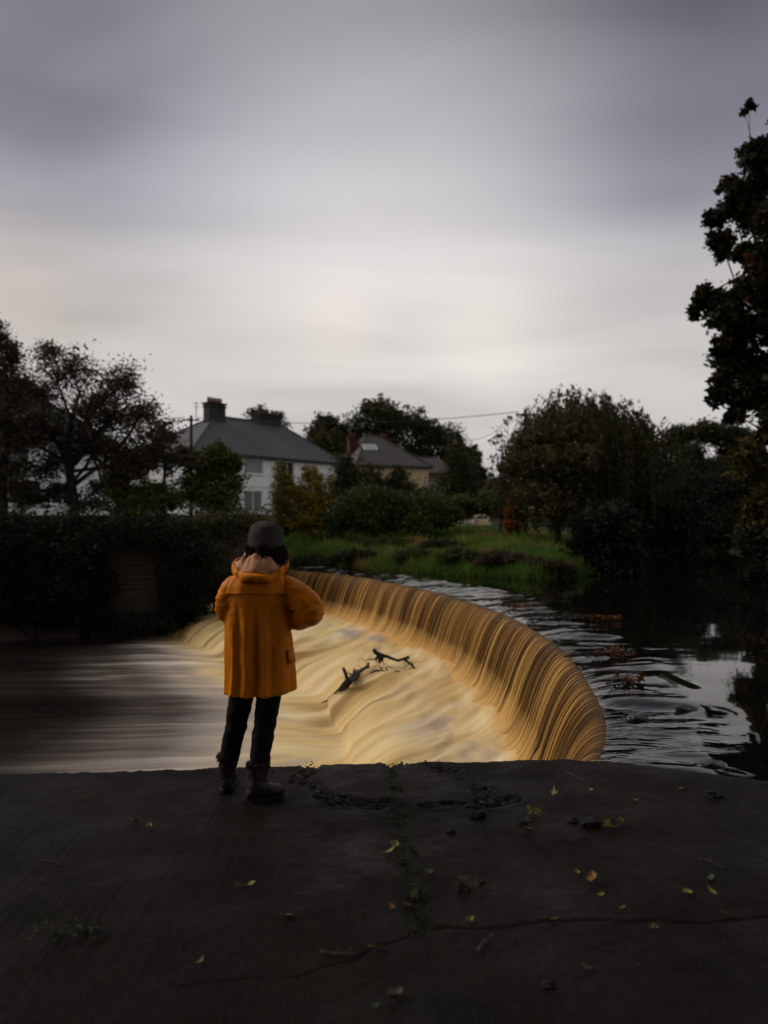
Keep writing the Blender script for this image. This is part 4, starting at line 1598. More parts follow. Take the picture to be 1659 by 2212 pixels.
# ------------------------------------------------------------------ parked car and railing
def car():
    d = 84.0
    p = pd(1043, 1129, d)
    z = gz(p[0], p[1]) - .02
    root = thing('parked_car', 'cream car parked across the grass beside the white railing', 'car', (p[0], p[1], z))
    paint = simple('cream_paint', (.62, .50, .27), (.58, .46, .25), .3, .5, spec=.5)
    W = 1.75

    def prof(y, w, zb, zt, n=14):
        R = []
        for k in range(n):
            a = 2 * math.pi * k / n
            c, s = math.cos(a), math.sin(a)
            R.append((p[0] + math.copysign(abs(c) ** .45, c) * w / 2, y, z + (zb + zt) / 2 + math.copysign(abs(s) ** .45, s) * (zt - zb) / 2))
        return np.array(R)
    y0 = p[1]
    mb = MB()
    mb.rings([prof(y0 + a, w, zb, zt) for a, w, zb, zt in ((0, 1.5, .35, .85), (.08, 1.68, .27, .98), (.6, W, .24, 1.0), (1.6, W + .02, .24, 1.0), (2.9, W, .24, .96), (3.7, 1.68, .26, .86), (3.95, 1.45, .35, .7))])
    mb.build('body', paint, root, True)
    mb = MB()
    mb.rings([prof(y0 + a, w, .9, zt) for a, w, zt in ((.12, 1.4, 1.0), (.4, 1.36, 1.38), (.8, 1.36, 1.48), (1.7, 1.36, 1.47), (2.3, 1.32, 1.32), (2.8, 1.4, 1.0))])
    mb.build('cabin', paint, root, True)
    mb = MB()
    mb.add([(p[0] - .55, y0 + .10, z + 1.02), (p[0] + .55, y0 + .10, z + 1.02), (p[0] + .5, y0 + .36, z + 1.36), (p[0] - .5, y0 + .36, z + 1.36)], [(0, 1, 2, 3)])
    mb.build('rear_window', M['glass'], root)
    mb = MB()
    mb.box((p[0], y0 - .03, z + .42), (1.55, .14, .16))
    mb.build('bumper', paint, root)
    for s in (-1, 1):
        mb = MB()
        mb.box((p[0] + s * .70, y0 + .03, z + .78), (.16, .12, .22))
        mb.build('tail_light', simple('lamp_red', (.25, .01, .01), None, .2), root)
        for yy in (.75, 3.2):
            mb = MB()
            c = np.array([p[0] + s * .78, y0 + yy, z + .3])
            mb.tube([c - (.1, 0, 0), c + (.1, 0, 0)], .3, 14)
            w = mb.build('wheel', simple('tyre', (.015, .015, .015), None, .8), root)
            mb = MB()
            mb.tube([c + (s * .1, 0, 0), c + (s * .115, 0, 0)], .18, 12)
            mb.build('rim', M['metal_dark'], w)


car()


def railing():
    d = 82.0
    a, b = pd(984, 1122, d), pd(1024, 1122, d)
    z = gz((a[0] + b[0]) / 2, d)
    root = thing('railing', 'low white picket railing left of the parked cream car', 'railing', (a[0], d, z))
    mb = MB()
    for k in (.25, .8):
        mb.box(((a[0] + b[0]) / 2, d, z + k), (b[0] - a[0], .05, .07))
    mb.build('rail', M['trim'], root)
    n = 13
    for k in range(n):
        x = a[0] + (b[0] - a[0]) * k / (n - 1)
        mb = MB()
        mb.box((x, d - .045, z + .5), (.07, .03, 1.0))
        mb.build('picket', M['trim'], root)


railing()


# ------------------------------------------------------------------ trees
def tree_at(name, lab, x, d, clumps, leaf, mat, group=None, cat='tree', **kw):
    bx = (x - 829.5) * d / FPX
    return plant(name, lab, cat, (bx, d, gz(bx, d) - .05), clumps, leaf, mat, group=group, **kw)


def jd(c, s, seed):
    """spread the clumps of a crown in depth"""
    r = np.random.default_rng(seed)
    return [(np.array(p) + (0, r.uniform(-s, s), 0), q) for p, q in c]


D = 38
tree_at('bare_tree', 'tall spreading thin-leaved tree in front of the left white house', 143, D, jd(
    [pc(115, 770, D, 26, 26), pc(165, 805, D, 55, 40), pc(225, 835, D, 36, 38), pc(290, 830, D, 34, 42), pc(85, 850, D, 45, 40), pc(175, 880, D, 60, 40), pc(250, 905, D, 62, 46),
     pc(320, 905, D, 42, 34), pc(110, 930, D, 62, 44), pc(200, 965, D, 75, 36), pc(285, 975, D, 62, 40), pc(345, 960, D, 40, 30), pc(265, 1025, D, 48, 30), pc(90, 1010, D, 46, 28),
     pc(60, 950, D, 40, 36), pc(120, 1062, D, 34, 20), pc(205, 1050, D, 36, 22), pc(180, 1090, D, 40, 18)], 1.3, 2), .125, M['leaf_brown'], seed=21, trunk_h=2.3, trunk_r=.30, sub=58, per=40, spread=.26, aspect=.5)
tree_at('bare_tree', 'thin-leaved tree cut by the left edge of the photo', 8, D - 2, jd(
    [pc(15, 740, D - 2, 26, 30), pc(40, 770, D - 2, 26, 34), pc(-20, 800, D - 2, 50, 50), pc(20, 850, D - 2, 45, 45), pc(-30, 900, D - 2, 60, 50), pc(30, 930, D - 2, 50, 50), pc(-10, 1000, D - 2, 60, 40),
     pc(30, 1040, D - 2, 30, 26)], 1.2, 3), .125, M['leaf_brown'], seed=22, trunk_h=3.0, trunk_r=.24, sub=58, per=40, spread=.26, aspect=.5)
tree_at('slender_tree', 'slender sapling between the two thin-leaved trees at left', 52, D + 1, jd(
    [pc(52, 1010, D, 30, 26), pc(60, 1060, D, 34, 24), pc(40, 1080, D, 26, 22), pc(85, 1085, D, 26, 20)], .6, 3), .13, M['leaf_brown'], seed=23, trunk_h=2.2, trunk_r=.11, sub=30, per=34)
tree_at('small_tree', 'low dark tree with level boughs before the white house end wall', 352, D + 3, jd(
    [pc(350, 930, D + 3, 32, 24), pc(385, 985, D + 3, 40, 22), pc(330, 990, D + 3, 45, 24), pc(420, 1000, D + 3, 32, 18), pc(300, 1010, D + 3, 40, 26)], .8, 5), .15, M['leaf_brown'], seed=24,
    trunk_h=2.2, trunk_r=.16, sub=40, per=40, aspect=.5)

# shrubs along the top of the left bank, in front of the houses
shrubs = [
    ('tall leafy yellow-green shrub standing against the white house corner', 462, 41, [(462, 985, 26, 30), (440, 1020, 36, 36), (490, 1030, 34, 36), (420, 1060, 36, 36), (470, 1080, 50, 36), (500, 1000, 20, 24)], 'leaf_green', .6, .14),
    ('rounded olive shrub under the low dark tree at left', 290, 38, [(275, 1070, 40, 26), (320, 1065, 44, 30), (300, 1095, 60, 26), (360, 1080, 30, 30)], 'leaf_green', .55, .13),
    ('bright yellow shrub in front of the white house windows', 668, 46, [(668, 1040, 22, 30), (690, 1065, 26, 30), (645, 1075, 30, 30), (670, 1100, 44, 28), (650, 1125, 40, 20), (690, 1125, 40, 20)], 'leaf_yellow', .35, .13),
    ('slim feathery yellow-green shrub left of the bright yellow one', 618, 45, [(608, 1030, 12, 34), (622, 1050, 14, 34), (612, 1075, 22, 34), (612, 1110, 26, 26), (625, 1130, 26, 16)], 'leaf_yellow', .2, .12),
    ('tall dark bush between the white and beige houses', 752, 48, [(748, 1010, 26, 36), (735, 1050, 34, 36), (770, 1045, 30, 36), (745, 1090, 48, 36)], 'leaf_dark', .5, .14),
    ('large dense bush below the beige house', 800, 44, [(770, 1090, 46, 34), (820, 1080, 50, 34), (800, 1125, 60, 30), (735, 1125, 40, 28), (850, 1110, 40, 30)], 'leaf_green', .3, .13),
    ('broad rounded bush at the right end of the grass terrace', 915, 44, [(890, 1095, 40, 28), (930, 1090, 44, 30), (915, 1125, 60, 28), (960, 1120, 34, 24), (870, 1125, 34, 26)], 'leaf_green', .45, .13),
    ('leafy bush against the beige wall', 868, 62, [(862, 1030, 18, 22), (845, 1055, 26, 26), (880, 1065, 26, 22), (805, 1030, 22, 26), (820, 1065, 30, 24), (905, 1075, 24, 20)], 'leaf_dark', .5, .16),
    ('small hazy tree right of the beige house', 985, 70, [(985, 985, 20, 30), (1000, 1020, 28, 34), (975, 1050, 34, 34), (1010, 1065, 26, 28)], 'leaf_dark', .5, .2),
    ('low green bush in the gap right of the beige house', 985, 56, [(975, 1095, 24, 20), (1005, 1090, 22, 22), (1050, 1085, 26, 20), (1075, 1095, 24, 20)], 'leaf_green', .5, .16),
    ('glowing orange autumn shrub at the foot of the willow', 1114, 43, [(1108, 1078, 9, 12), (1120, 1090, 12, 16), (1108, 1105, 14, 14), (1118, 1122, 18, 14), (1105, 1134, 18, 10)], 'leaf_orange', .6, .12),
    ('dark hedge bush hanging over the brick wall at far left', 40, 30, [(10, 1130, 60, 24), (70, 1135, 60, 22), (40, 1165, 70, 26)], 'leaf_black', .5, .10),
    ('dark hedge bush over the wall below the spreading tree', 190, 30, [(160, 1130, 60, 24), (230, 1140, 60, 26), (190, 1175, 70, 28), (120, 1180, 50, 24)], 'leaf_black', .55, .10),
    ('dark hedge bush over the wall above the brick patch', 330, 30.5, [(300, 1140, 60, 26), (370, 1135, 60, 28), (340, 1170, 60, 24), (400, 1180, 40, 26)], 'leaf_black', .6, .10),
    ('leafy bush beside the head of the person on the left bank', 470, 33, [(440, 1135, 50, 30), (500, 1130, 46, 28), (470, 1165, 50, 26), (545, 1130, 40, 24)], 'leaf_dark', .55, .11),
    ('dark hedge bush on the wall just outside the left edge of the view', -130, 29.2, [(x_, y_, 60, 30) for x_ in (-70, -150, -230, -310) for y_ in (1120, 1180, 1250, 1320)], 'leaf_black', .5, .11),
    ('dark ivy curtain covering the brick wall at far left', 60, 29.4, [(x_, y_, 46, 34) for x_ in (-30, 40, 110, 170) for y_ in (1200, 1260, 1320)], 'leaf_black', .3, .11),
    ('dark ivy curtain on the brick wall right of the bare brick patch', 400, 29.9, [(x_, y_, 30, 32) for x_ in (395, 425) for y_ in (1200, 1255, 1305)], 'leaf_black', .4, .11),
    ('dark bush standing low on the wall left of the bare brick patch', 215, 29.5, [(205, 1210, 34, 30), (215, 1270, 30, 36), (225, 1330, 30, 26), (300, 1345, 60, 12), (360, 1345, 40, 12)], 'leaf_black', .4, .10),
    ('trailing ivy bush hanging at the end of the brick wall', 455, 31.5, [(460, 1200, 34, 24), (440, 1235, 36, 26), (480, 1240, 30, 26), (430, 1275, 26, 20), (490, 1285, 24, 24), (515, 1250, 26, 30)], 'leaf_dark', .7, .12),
]
for i, (lab, x, d, cl, mt, ts, lf) in enumerate(shrubs):
    bx = (x - 829.5) * d / FPX
    b = (bx, d + .3, gz(bx, d + .3) - .05)
    cc = jd([pc(a, b_, d, r1, r2) for a, b_, r1, r2 in cl], .5 * d / 40, 40 + i)
    plant('shrub', lab, 'shrub', b, cc, lf, M[mt], trunk_h=.5, trunk_r=.07, sub=62, per=46, spread=.20, group='shrubs along the far bank', seed=50 + i, part='foliage', stem='stem', stems=3,
          twig=False, tint_shift=ts - .45)

# far trees behind the houses
D = 105
for i, (lab, x, d, cl) in enumerate([
    ('tall dark dome-topped tree behind the beige house', 815, D, [(815, 885, 34, 24), (790, 915, 44, 34), (845, 910, 44, 30), (770, 950, 40, 34), (830, 950, 60, 40), (800, 1000, 60, 50)]),
    ('broad dark tree sloping down behind the beige house right end', 915, D + 5, [(885, 910, 36, 26), (925, 930, 44, 28), (960, 950, 40, 30), (900, 960, 50, 40), (980, 985, 34, 34), (945, 1000, 60, 50)]),
    ('small dark tree behind the right end of the white house roof', 710, D - 5, [(705, 915, 22, 20), (690, 940, 28, 22), (728, 930, 24, 22), (715, 965, 40, 30), (740, 985, 30, 34)]),
    ('dark treetop showing beside the second chimney of the white house', 575, D + 10, [(560, 898, 26, 14), (588, 900, 22, 14), (575, 925, 40, 20)]),
    ('pale thin tree at the edge of the gap right of the beige house', 1000, D - 20, [(990, 960, 20, 22), (1010, 985, 22, 24), (1000, 1020, 30, 30), (1025, 1030, 22, 24)])]):
    tree_at('distant_tree', lab, x, d, jd([pc(a, b, d, r1, r2) for a, b, r1, r2 in cl], 2.5, 60 + i), .34, M['leaf_dark'], 'trees behind the houses', seed=70 + i, trunk_r=.4, trunk_h=3.0,
            sub=70, per=44, spread=.17, twig=False)
for i, (x, y, d, w, lab) in enumerate([(1050, 1040, 140, 40, 'far tree low in the gap between beige house and willow'), (1085, 1060, 120, 40, 'far tree tucked against the left side of the willow'),
                                       (1015, 1060, 125, 36, 'far tree just right of the beige house wall'), (250, 1000, 110, 60, 'far tree seen between the two white houses')]):
    tree_at('distant_tree', lab, x, d, jd([pc(x - w * .4, y, d, w * .6, w * .4), pc(x + w * .4, y + 10, d, w * .6, w * .45), pc(x, y + 35, d, w, w * .6)], 2, 80 + i), .4, M['leaf_dark'],
            'trees behind the houses', seed=90 + i, trunk_r=.3, trunk_h=2.0, sub=60, per=40, twig=False)

# the dark round-headed trees at the right
for i, (lab, x, d, cl) in enumerate([
    ('open dark round-headed tree right of the willow', 1515, 88, [(1480, 945, 32, 22), (1530, 935, 46, 20), (1580, 950, 34, 24), (1475, 990, 26, 26), (1590, 990, 34, 30), (1525, 1020, 60, 24), (1490, 1040, 50, 24)]),
    ('dark bush-headed tree low at right beyond the water', 1400, 47, [(1390, 1060, 60, 50), (1450, 1080, 60, 50), (1340, 1100, 60, 46), (1420, 1140, 70, 44), (1350, 1150, 60, 36), (1490, 1050, 50, 40)]),
    ('dark spreading tree on the far bank behind the edge of the maple', 1590, 60, [(1520, 1060, 60, 46), (1600, 1050, 60, 50), (1560, 1110, 70, 50), (1500, 1140, 60, 44), (1620, 1140, 70, 50), (1660, 1080, 60, 50), (1640, 1010, 40, 40)])]):
    tree_at('dark_tree', lab, x, d, jd([pc(a, b, d, r1, r2) for a, b, r1, r2 in cl], 1.2 * d / 45, 100 + i), .2 if d < 80 else .3, M['leaf_black'] if i else M['leaf_dark'], None, seed=110 + i,
            trunk_r=.3, trunk_h=2.2, sub=90, per=56, spread=.19, twig=(i == 0))
for i, (x, d, lab, cl, mt) in enumerate([
    (1640, 27.5, 'yellow-green leafy bush low under the maple at the right edge', [(1640, 1000, 40, 40), (1600, 990, 26, 26), (1660, 1070, 36, 50), (1640, 1130, 26, 40), (1665, 1160, 30, 36)], 'leaf_olive'),
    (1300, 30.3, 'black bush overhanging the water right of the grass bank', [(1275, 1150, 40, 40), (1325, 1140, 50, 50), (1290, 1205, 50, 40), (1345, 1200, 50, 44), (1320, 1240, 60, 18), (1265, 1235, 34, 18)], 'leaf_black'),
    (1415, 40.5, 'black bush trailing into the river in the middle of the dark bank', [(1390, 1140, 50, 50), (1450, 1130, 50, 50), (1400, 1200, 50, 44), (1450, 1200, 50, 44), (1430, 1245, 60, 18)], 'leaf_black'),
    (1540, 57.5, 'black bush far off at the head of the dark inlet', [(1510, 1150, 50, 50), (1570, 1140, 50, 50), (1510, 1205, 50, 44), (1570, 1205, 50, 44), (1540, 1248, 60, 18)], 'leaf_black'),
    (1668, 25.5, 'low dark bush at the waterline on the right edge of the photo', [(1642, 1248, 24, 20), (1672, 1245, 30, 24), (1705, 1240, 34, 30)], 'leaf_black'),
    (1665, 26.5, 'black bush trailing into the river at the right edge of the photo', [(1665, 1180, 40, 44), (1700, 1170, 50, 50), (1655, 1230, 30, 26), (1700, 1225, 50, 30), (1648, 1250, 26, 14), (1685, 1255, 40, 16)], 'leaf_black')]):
    bx = (x - 829.5) * d / FPX
    plant('shrub', lab, 'shrub', (bx, d + .2, gz(bx, d + .2) - .05), jd([pc(a, b, d, r1, r2) for a, b, r1, r2 in cl], .7, 120 + i), .14 if d < 35 else .2, M[mt], trunk_h=.5, trunk_r=.08, sub=76, per=56, spread=.19,
          group='shrubs along the far bank', seed=130 + i, part='foliage', stem='stem', stems=3, twig=False)


# weeping willow: arching boughs with hanging streamers
def willow():
    d0 = 44.0
    bx = (1290 - 829.5) * d0 / FPX
    base = np.array([bx, d0, gz(bx, d0) - .05])
    root = thing('willow_tree', 'large weeping willow with drooping crown beyond the grass bank', 'tree', base)
    r = np.random.default_rng(77)
    mb = MB()
    mb.tube(catmull([base - (0, 0, .3), base + (.1, 0, 1.5), base + (-.2, .1, 3.0)], 8), np.linspace(.6, .42, 8), 9)
    outline = [(1085, 1000), (1105, 950), (1130, 905), (1165, 905), (1185, 860), (1215, 838), (1255, 850), (1290, 862), (1330, 880), (1365, 890), (1395, 915), (1430, 930), (1450, 970)]
    cols = []
    pts, tn = [], []
    tops = []
    for k in range(760):
        i = r.integers(0, len(outline) - 1)
        t = r.random()
        x = outline[i][0] * (1 - t) + outline[i + 1][0] * t
        y = outline[i][1] * (1 - t) + outline[i + 1][1] * t
        f = r.random() ** .8                      # how far in from the outline towards the heart of the crown
        cx, cy = 1275, 1010
        x2, y2 = x + (cx - x) * f * .75, y + (cy - y) * f * .75 + r.normal(0, 6)
        dd = d0 + r.uniform(-1, 1) * 4.2 * math.sqrt(max(0, f + .12))
        tops.append((pd(x2, y2, d0) * (1, 0, 1) + np.array([0, dd, 0]), f))
    up = base + (-.2, .1, 3.0)
    for k, (p, f) in enumerate(tops):
        if k % 9 == 0:
            mid = (up + p) / 2 + (0, 0, .18 * np.linalg.norm(p - up))
            mb.tube(catmull([up, mid, p], 9), np.linspace(.14, .03, 9), 5, False)
        out = p - (base + (0, 0, 5))
        out[2] = 0
        out /= np.linalg.norm(out) + .5
        for s in range(5):
            q0 = p + r.normal(0, .28, 3)
            L = r.uniform(1.4, 4.2)
            L = min(L, q0[2] - (base[2] + r.uniform(.2, 1.4)))
            if L < .4:
                continue
            n = int(L * 12)
            t = np.linspace(0, 1, n)
            dr = out * r.uniform(.3, .9) + r.normal(0, .15, 3)
            line = q0 + np.outer(1 - (1 - t) ** 2.5, dr * .8) + np.column_stack([np.zeros((n, 2)), .25 * np.sin(np.minimum(1, t * 4) * math.pi) * (t < .25) - L * t ** 1.1])
            pts.append(line + r.normal(0, .05, (n, 3)))
            tn.append(np.clip(r.normal(.4, .18) + r.normal(0, .1, n), 0, 1))
    mb.build('trunk', M['bark'], root, True)
    link('crown', leaves_mesh('crown', np.vstack(pts) - base, .19, .32, hang=.75, seed=9, tint=np.concatenate(tn)), M['leaf_willow'], root)


willow()
tree_at('ivy_tree', 'leafy olive tree standing before the left side of the willow', 1205, 40, jd(
    [pc(a, b, 40, r1, r2) for a, b, r1, r2 in [(1150, 960, 40, 34), (1205, 950, 40, 36), (1130, 1010, 44, 36), (1195, 1010, 56, 40), (1250, 1000, 40, 40), (1160, 1060, 54, 36), (1230, 1065, 54, 36),
                                               (1195, 1105, 60, 28)]], 1.0, 5), .15, M['leaf_willow'], seed=33, trunk_h=1.5, trunk_r=.2, sub=70, per=50, tint_shift=.12)
tree_at('sapling', 'thin wispy sapling leaning into the sky left of the willow', 1080, 45, jd(
    [pc(a, b, 45, r1, r2) for a, b, r1, r2 in [(1085, 930, 14, 16), (1100, 905, 12, 14), (1070, 960, 16, 16), (1095, 965, 16, 20), (1085, 1000, 22, 22), (1090, 1045, 26, 26)]], .4, 5), .16, M['leaf_willow'],
    seed=34, trunk_h=3.0, trunk_r=.08, sub=9, per=9, spread=.3)

# the big maple at the right edge of the picture
D = 28
mp = [(1618, 300, 16, 18), (1605, 345, 34, 30), (1640, 370, 40, 36), (1568, 385, 20, 26), (1590, 420, 40, 34), (1548, 445, 22, 22), (1640, 440, 50, 40), (1560, 500, 24, 32), (1610, 500, 44, 36),
      (1660, 510, 50, 44), (1580, 545, 26, 18), (1630, 560, 46, 34), (1585, 590, 28, 20), (1515, 625, 24, 26), (1505, 655, 14, 16), (1555, 640, 40, 36), (1610, 630, 54, 44), (1665, 620, 54, 50), (1535, 690, 26, 24),
      (1590, 700, 48, 40), (1650, 710, 56, 48), (1555, 740, 26, 24), (1600, 770, 44, 38), (1655, 790, 54, 44), (1555, 805, 20, 20), (1565, 835, 28, 26), (1615, 845, 44, 36), (1665, 860, 50, 44),
      (1590, 885, 26, 24), (1625, 910, 34, 26), (1665, 925, 40, 30), (1625, 945, 22, 14), (1700, 400, 60, 60), (1720, 520, 60, 60), (1725, 640, 60, 60), (1725, 760, 60, 60), (1720, 880, 60, 50),
      (1780, 450, 60, 60), (1790, 600, 60, 60), (1790, 750, 60, 60), (1790, 880, 60, 50), (1700, 310, 40, 40), (1720, 240, 40, 40), (1790, 320, 60, 60)]
maple = tree_at('maple_tree', 'tall dark maple filling the right edge of the photo', 1775, D, jd([pc(a + 26, b, D, r1 * .85, r2 * .85) for a, b, r1, r2 in mp], 1.3, 9) +
                [pc(1618, 228, D, 8, 9), pc(1608, 242, D, 5, 6)], .19, M['leaf_maple'], seed=41, trunk_h=4.0, trunk_r=.42, sub=46, per=30, spread=.27,
                lobed=True)


# unseen trees added behind the camera so that their boughs shade the slab
for i, (x, y, lab) in enumerate([(-6.5, -3.5, 'unseen dense tree added to shade the slab from behind on the left'), (6.8, -4.5, 'unseen dense tree added to shade the slab from behind on the right'),
                                 (.5, -8.5, 'unseen dense tree added directly behind the slab to shade it')]):
    r_ = np.random.default_rng(300 + i)
    cl = []
    for k in range(34):
        q = np.array([x * .55 + r_.uniform(-5.0, 5.0), y * .5 + r_.uniform(-4.5, 4.6), r_.uniform(6.2, 10.0)])
        cl.append((q, (1.5, 1.5, 1.0)))
    for k in range(10):
        q = np.array([x + r_.uniform(-4, 4), y - 2 + r_.uniform(-2, 1), r_.uniform(1.5, 6)])
        cl.append((q, (1.5, 1.2, 1.3)))
    plant('added_shade_tree', lab, 'tree', (x, y, -.1), cl, .30, M['leaf_dark'], trunk_h=3.2, trunk_r=.35, sub=26, per=26, spread=.3, seed=310 + i, twig=False, aspect=.7)


# ------------------------------------------------------------------ grass of the far bank
def grass():
    r = np.random.default_rng(15)
    n = 110000
    X = r.uniform(-7, 12, n)
    d = r.uniform(0, 1, n) ** 1.3 * 24
    Y = np.interp(X, [p[0] for p in bank[5:12]], [p[1] for p in bank[5:12]]) + d + .1
    assert bank[5] == (-7.4, 38.4) and bank[11] == (12.5, 38)
    Z = ground_h(X, Y)
    ok = (Z > WATER - .02)
    X, Y, Z = X[ok], Y[ok], Z[ok]
    n = len(X)
    cl = fbm(X * .7, Y * .45, oct=3, seed=16)
    hgt = (.16 + .16 * np.clip(cl + .4, 0, 1.3)) * r.lognormal(0, .3, n)
    a = r.uniform(0, 6.28, n)
    lean = r.normal(0, .35, (n, 2)) * hgt[:, None]
    wv = np.column_stack([np.cos(a), np.sin(a)]) * (.028 + .012 * r.random(n))[:, None]
    z0 = np.zeros(n)
    P = np.stack([np.column_stack([X - wv[:, 0], Y - wv[:, 1], Z - .03]), np.column_stack([X + wv[:, 0], Y + wv[:, 1], Z - .03]),
                  np.column_stack([X + lean[:, 0], Y + lean[:, 1], Z + hgt])], 1)
    tint = np.clip(.42 + .28 * cl + r.normal(0, .12, n) + .9 * np.clip(fbm(X * .5 + 9, Y * .5, oct=3, seed=19) - .12, 0, .6), 0, 1)
    me = npmesh('grass', P.reshape(-1, 3), np.arange(3 * n).reshape(n, 3), False, {'tint': np.repeat(tint, 3)})
    tag(link('grass', me, M['grass']), 'green grass growing over the far bank of the river', 'grass', kind='stuff')
    # sedge and dock clumps at the water's edge
    for i, (x, y, w, mt, lab) in enumerate([(1000, 1205, 50, 'leaf_green', 'tangled weeds on the bank edge above the middle of the weir'), (1090, 1195, 60, 'leaf_brown', 'brown dock clump on the bank edge above the bend'),
                                            (1180, 1205, 60, 'leaf_brown', 'reddish sedge clump at the right end of the grass bank'), (900, 1200, 50, 'leaf_green', 'weedy clump on the bank edge left of the tangled weeds'),
                                            (780, 1195, 60, 'leaf_dark', 'dark weedy clump at the left part of the bank edge'), (690, 1200, 60, 'leaf_dark', 'dark weeds on the bank edge beside the hood of the person'),
                                            (840, 1160, 60, 'leaf_green', 'leafy clump in the middle of the grass bank'), (960, 1160, 50, 'leaf_dark', 'low dark clump on the grass below the broad bush')]):
        bx0 = np.interp(0, [0], [0])
        d = float(np.interp((x - 829.5) / FPX, [-.11, -.03, .05, .13, .22], [38.5, 36, 32, 29.5, 28.2])) + (6 if y < 1180 else .6)
        X_ = (x - 829.5) * d / FPX
        z = gz(X_, d)
        cl = [((X_ + (k - 1.5) * w * d / FPX * .45, d + .3 * math.sin(k * 2.1), z + .22 + .1 * math.sin(k * 1.3)), (w * d / FPX * .35, .4, .24)) for k in range(4)]
        plant('weed_clump', lab, 'weeds', (X_, d, z - .05), cl, .13, M[mt], trunk_h=.15, trunk_r=.03, sub=40, per=30, spread=.22, group='weeds along the river bank', seed=150 + i, part='foliage',
              stem='stem', stems=3, aspect=.3, twig=False)


grass()


# ------------------------------------------------------------------ the person
def evaluated(o, name):
    dg = bpy.context.evaluated_depsgraph_get()
    dg.update()
    return bpy.data.meshes.new_from_object(o.evaluated_get(dg), depsgraph=dg)


def skin_mesh(name, nodes, edges, levels=2):
    me = bpy.data.meshes.new(name)
    me.from_pydata([n[0] for n in nodes], edges, [])
    o = bpy.data.objects.new(name, me)
    COL.objects.link(o)
    o.modifiers.new('s', 'SKIN')
    for v, n in zip(me.skin_vertices[0].data, nodes):
        r = n[1]
        v.radius = (r, r) if not isinstance(r, tuple) else r
    me.skin_vertices[0].data[0].use_root = True
    s = o.modifiers.new('d', 'SUBSURF')
    s.levels = s.render_levels = levels
    out = evaluated(o, name)
    bpy.data.objects.remove(o)
    return out


def remeshed(mb, voxel, smooth, name):
    me = bpy.data.meshes.new(name)
    me.from_pydata(mb.v, [], mb.f)
    o = bpy.data.objects.new(name, me)
    COL.objects.link(o)
    m = o.modifiers.new('r', 'REMESH')
    m.mode = 'VOXEL'
    m.voxel_size = voxel
    if smooth:
        s = o.modifiers.new('s', 'SMOOTH')
        s.iterations = smooth
        s.factor = .5
    out = evaluated(o, name)
    bpy.data.objects.remove(o)
    return out


def mesh_np(me):
    V = np.empty(len(me.vertices) * 3, np.float32)
    me.vertices.foreach_get('co', V)
    N_ = np.empty(len(me.vertices) * 3, np.float32)
    me.vertices.foreach_get('normal', N_)
    return V.reshape(-1, 3).astype(float), N_.reshape(-1, 3).astype(float)


def set_np(me, V, o):
    me.vertices.foreach_set('co', np.ascontiguousarray(V - o, np.float32).ravel())
    me.polygons.foreach_set('use_smooth', [True] * len(me.polygons))
    me.update()


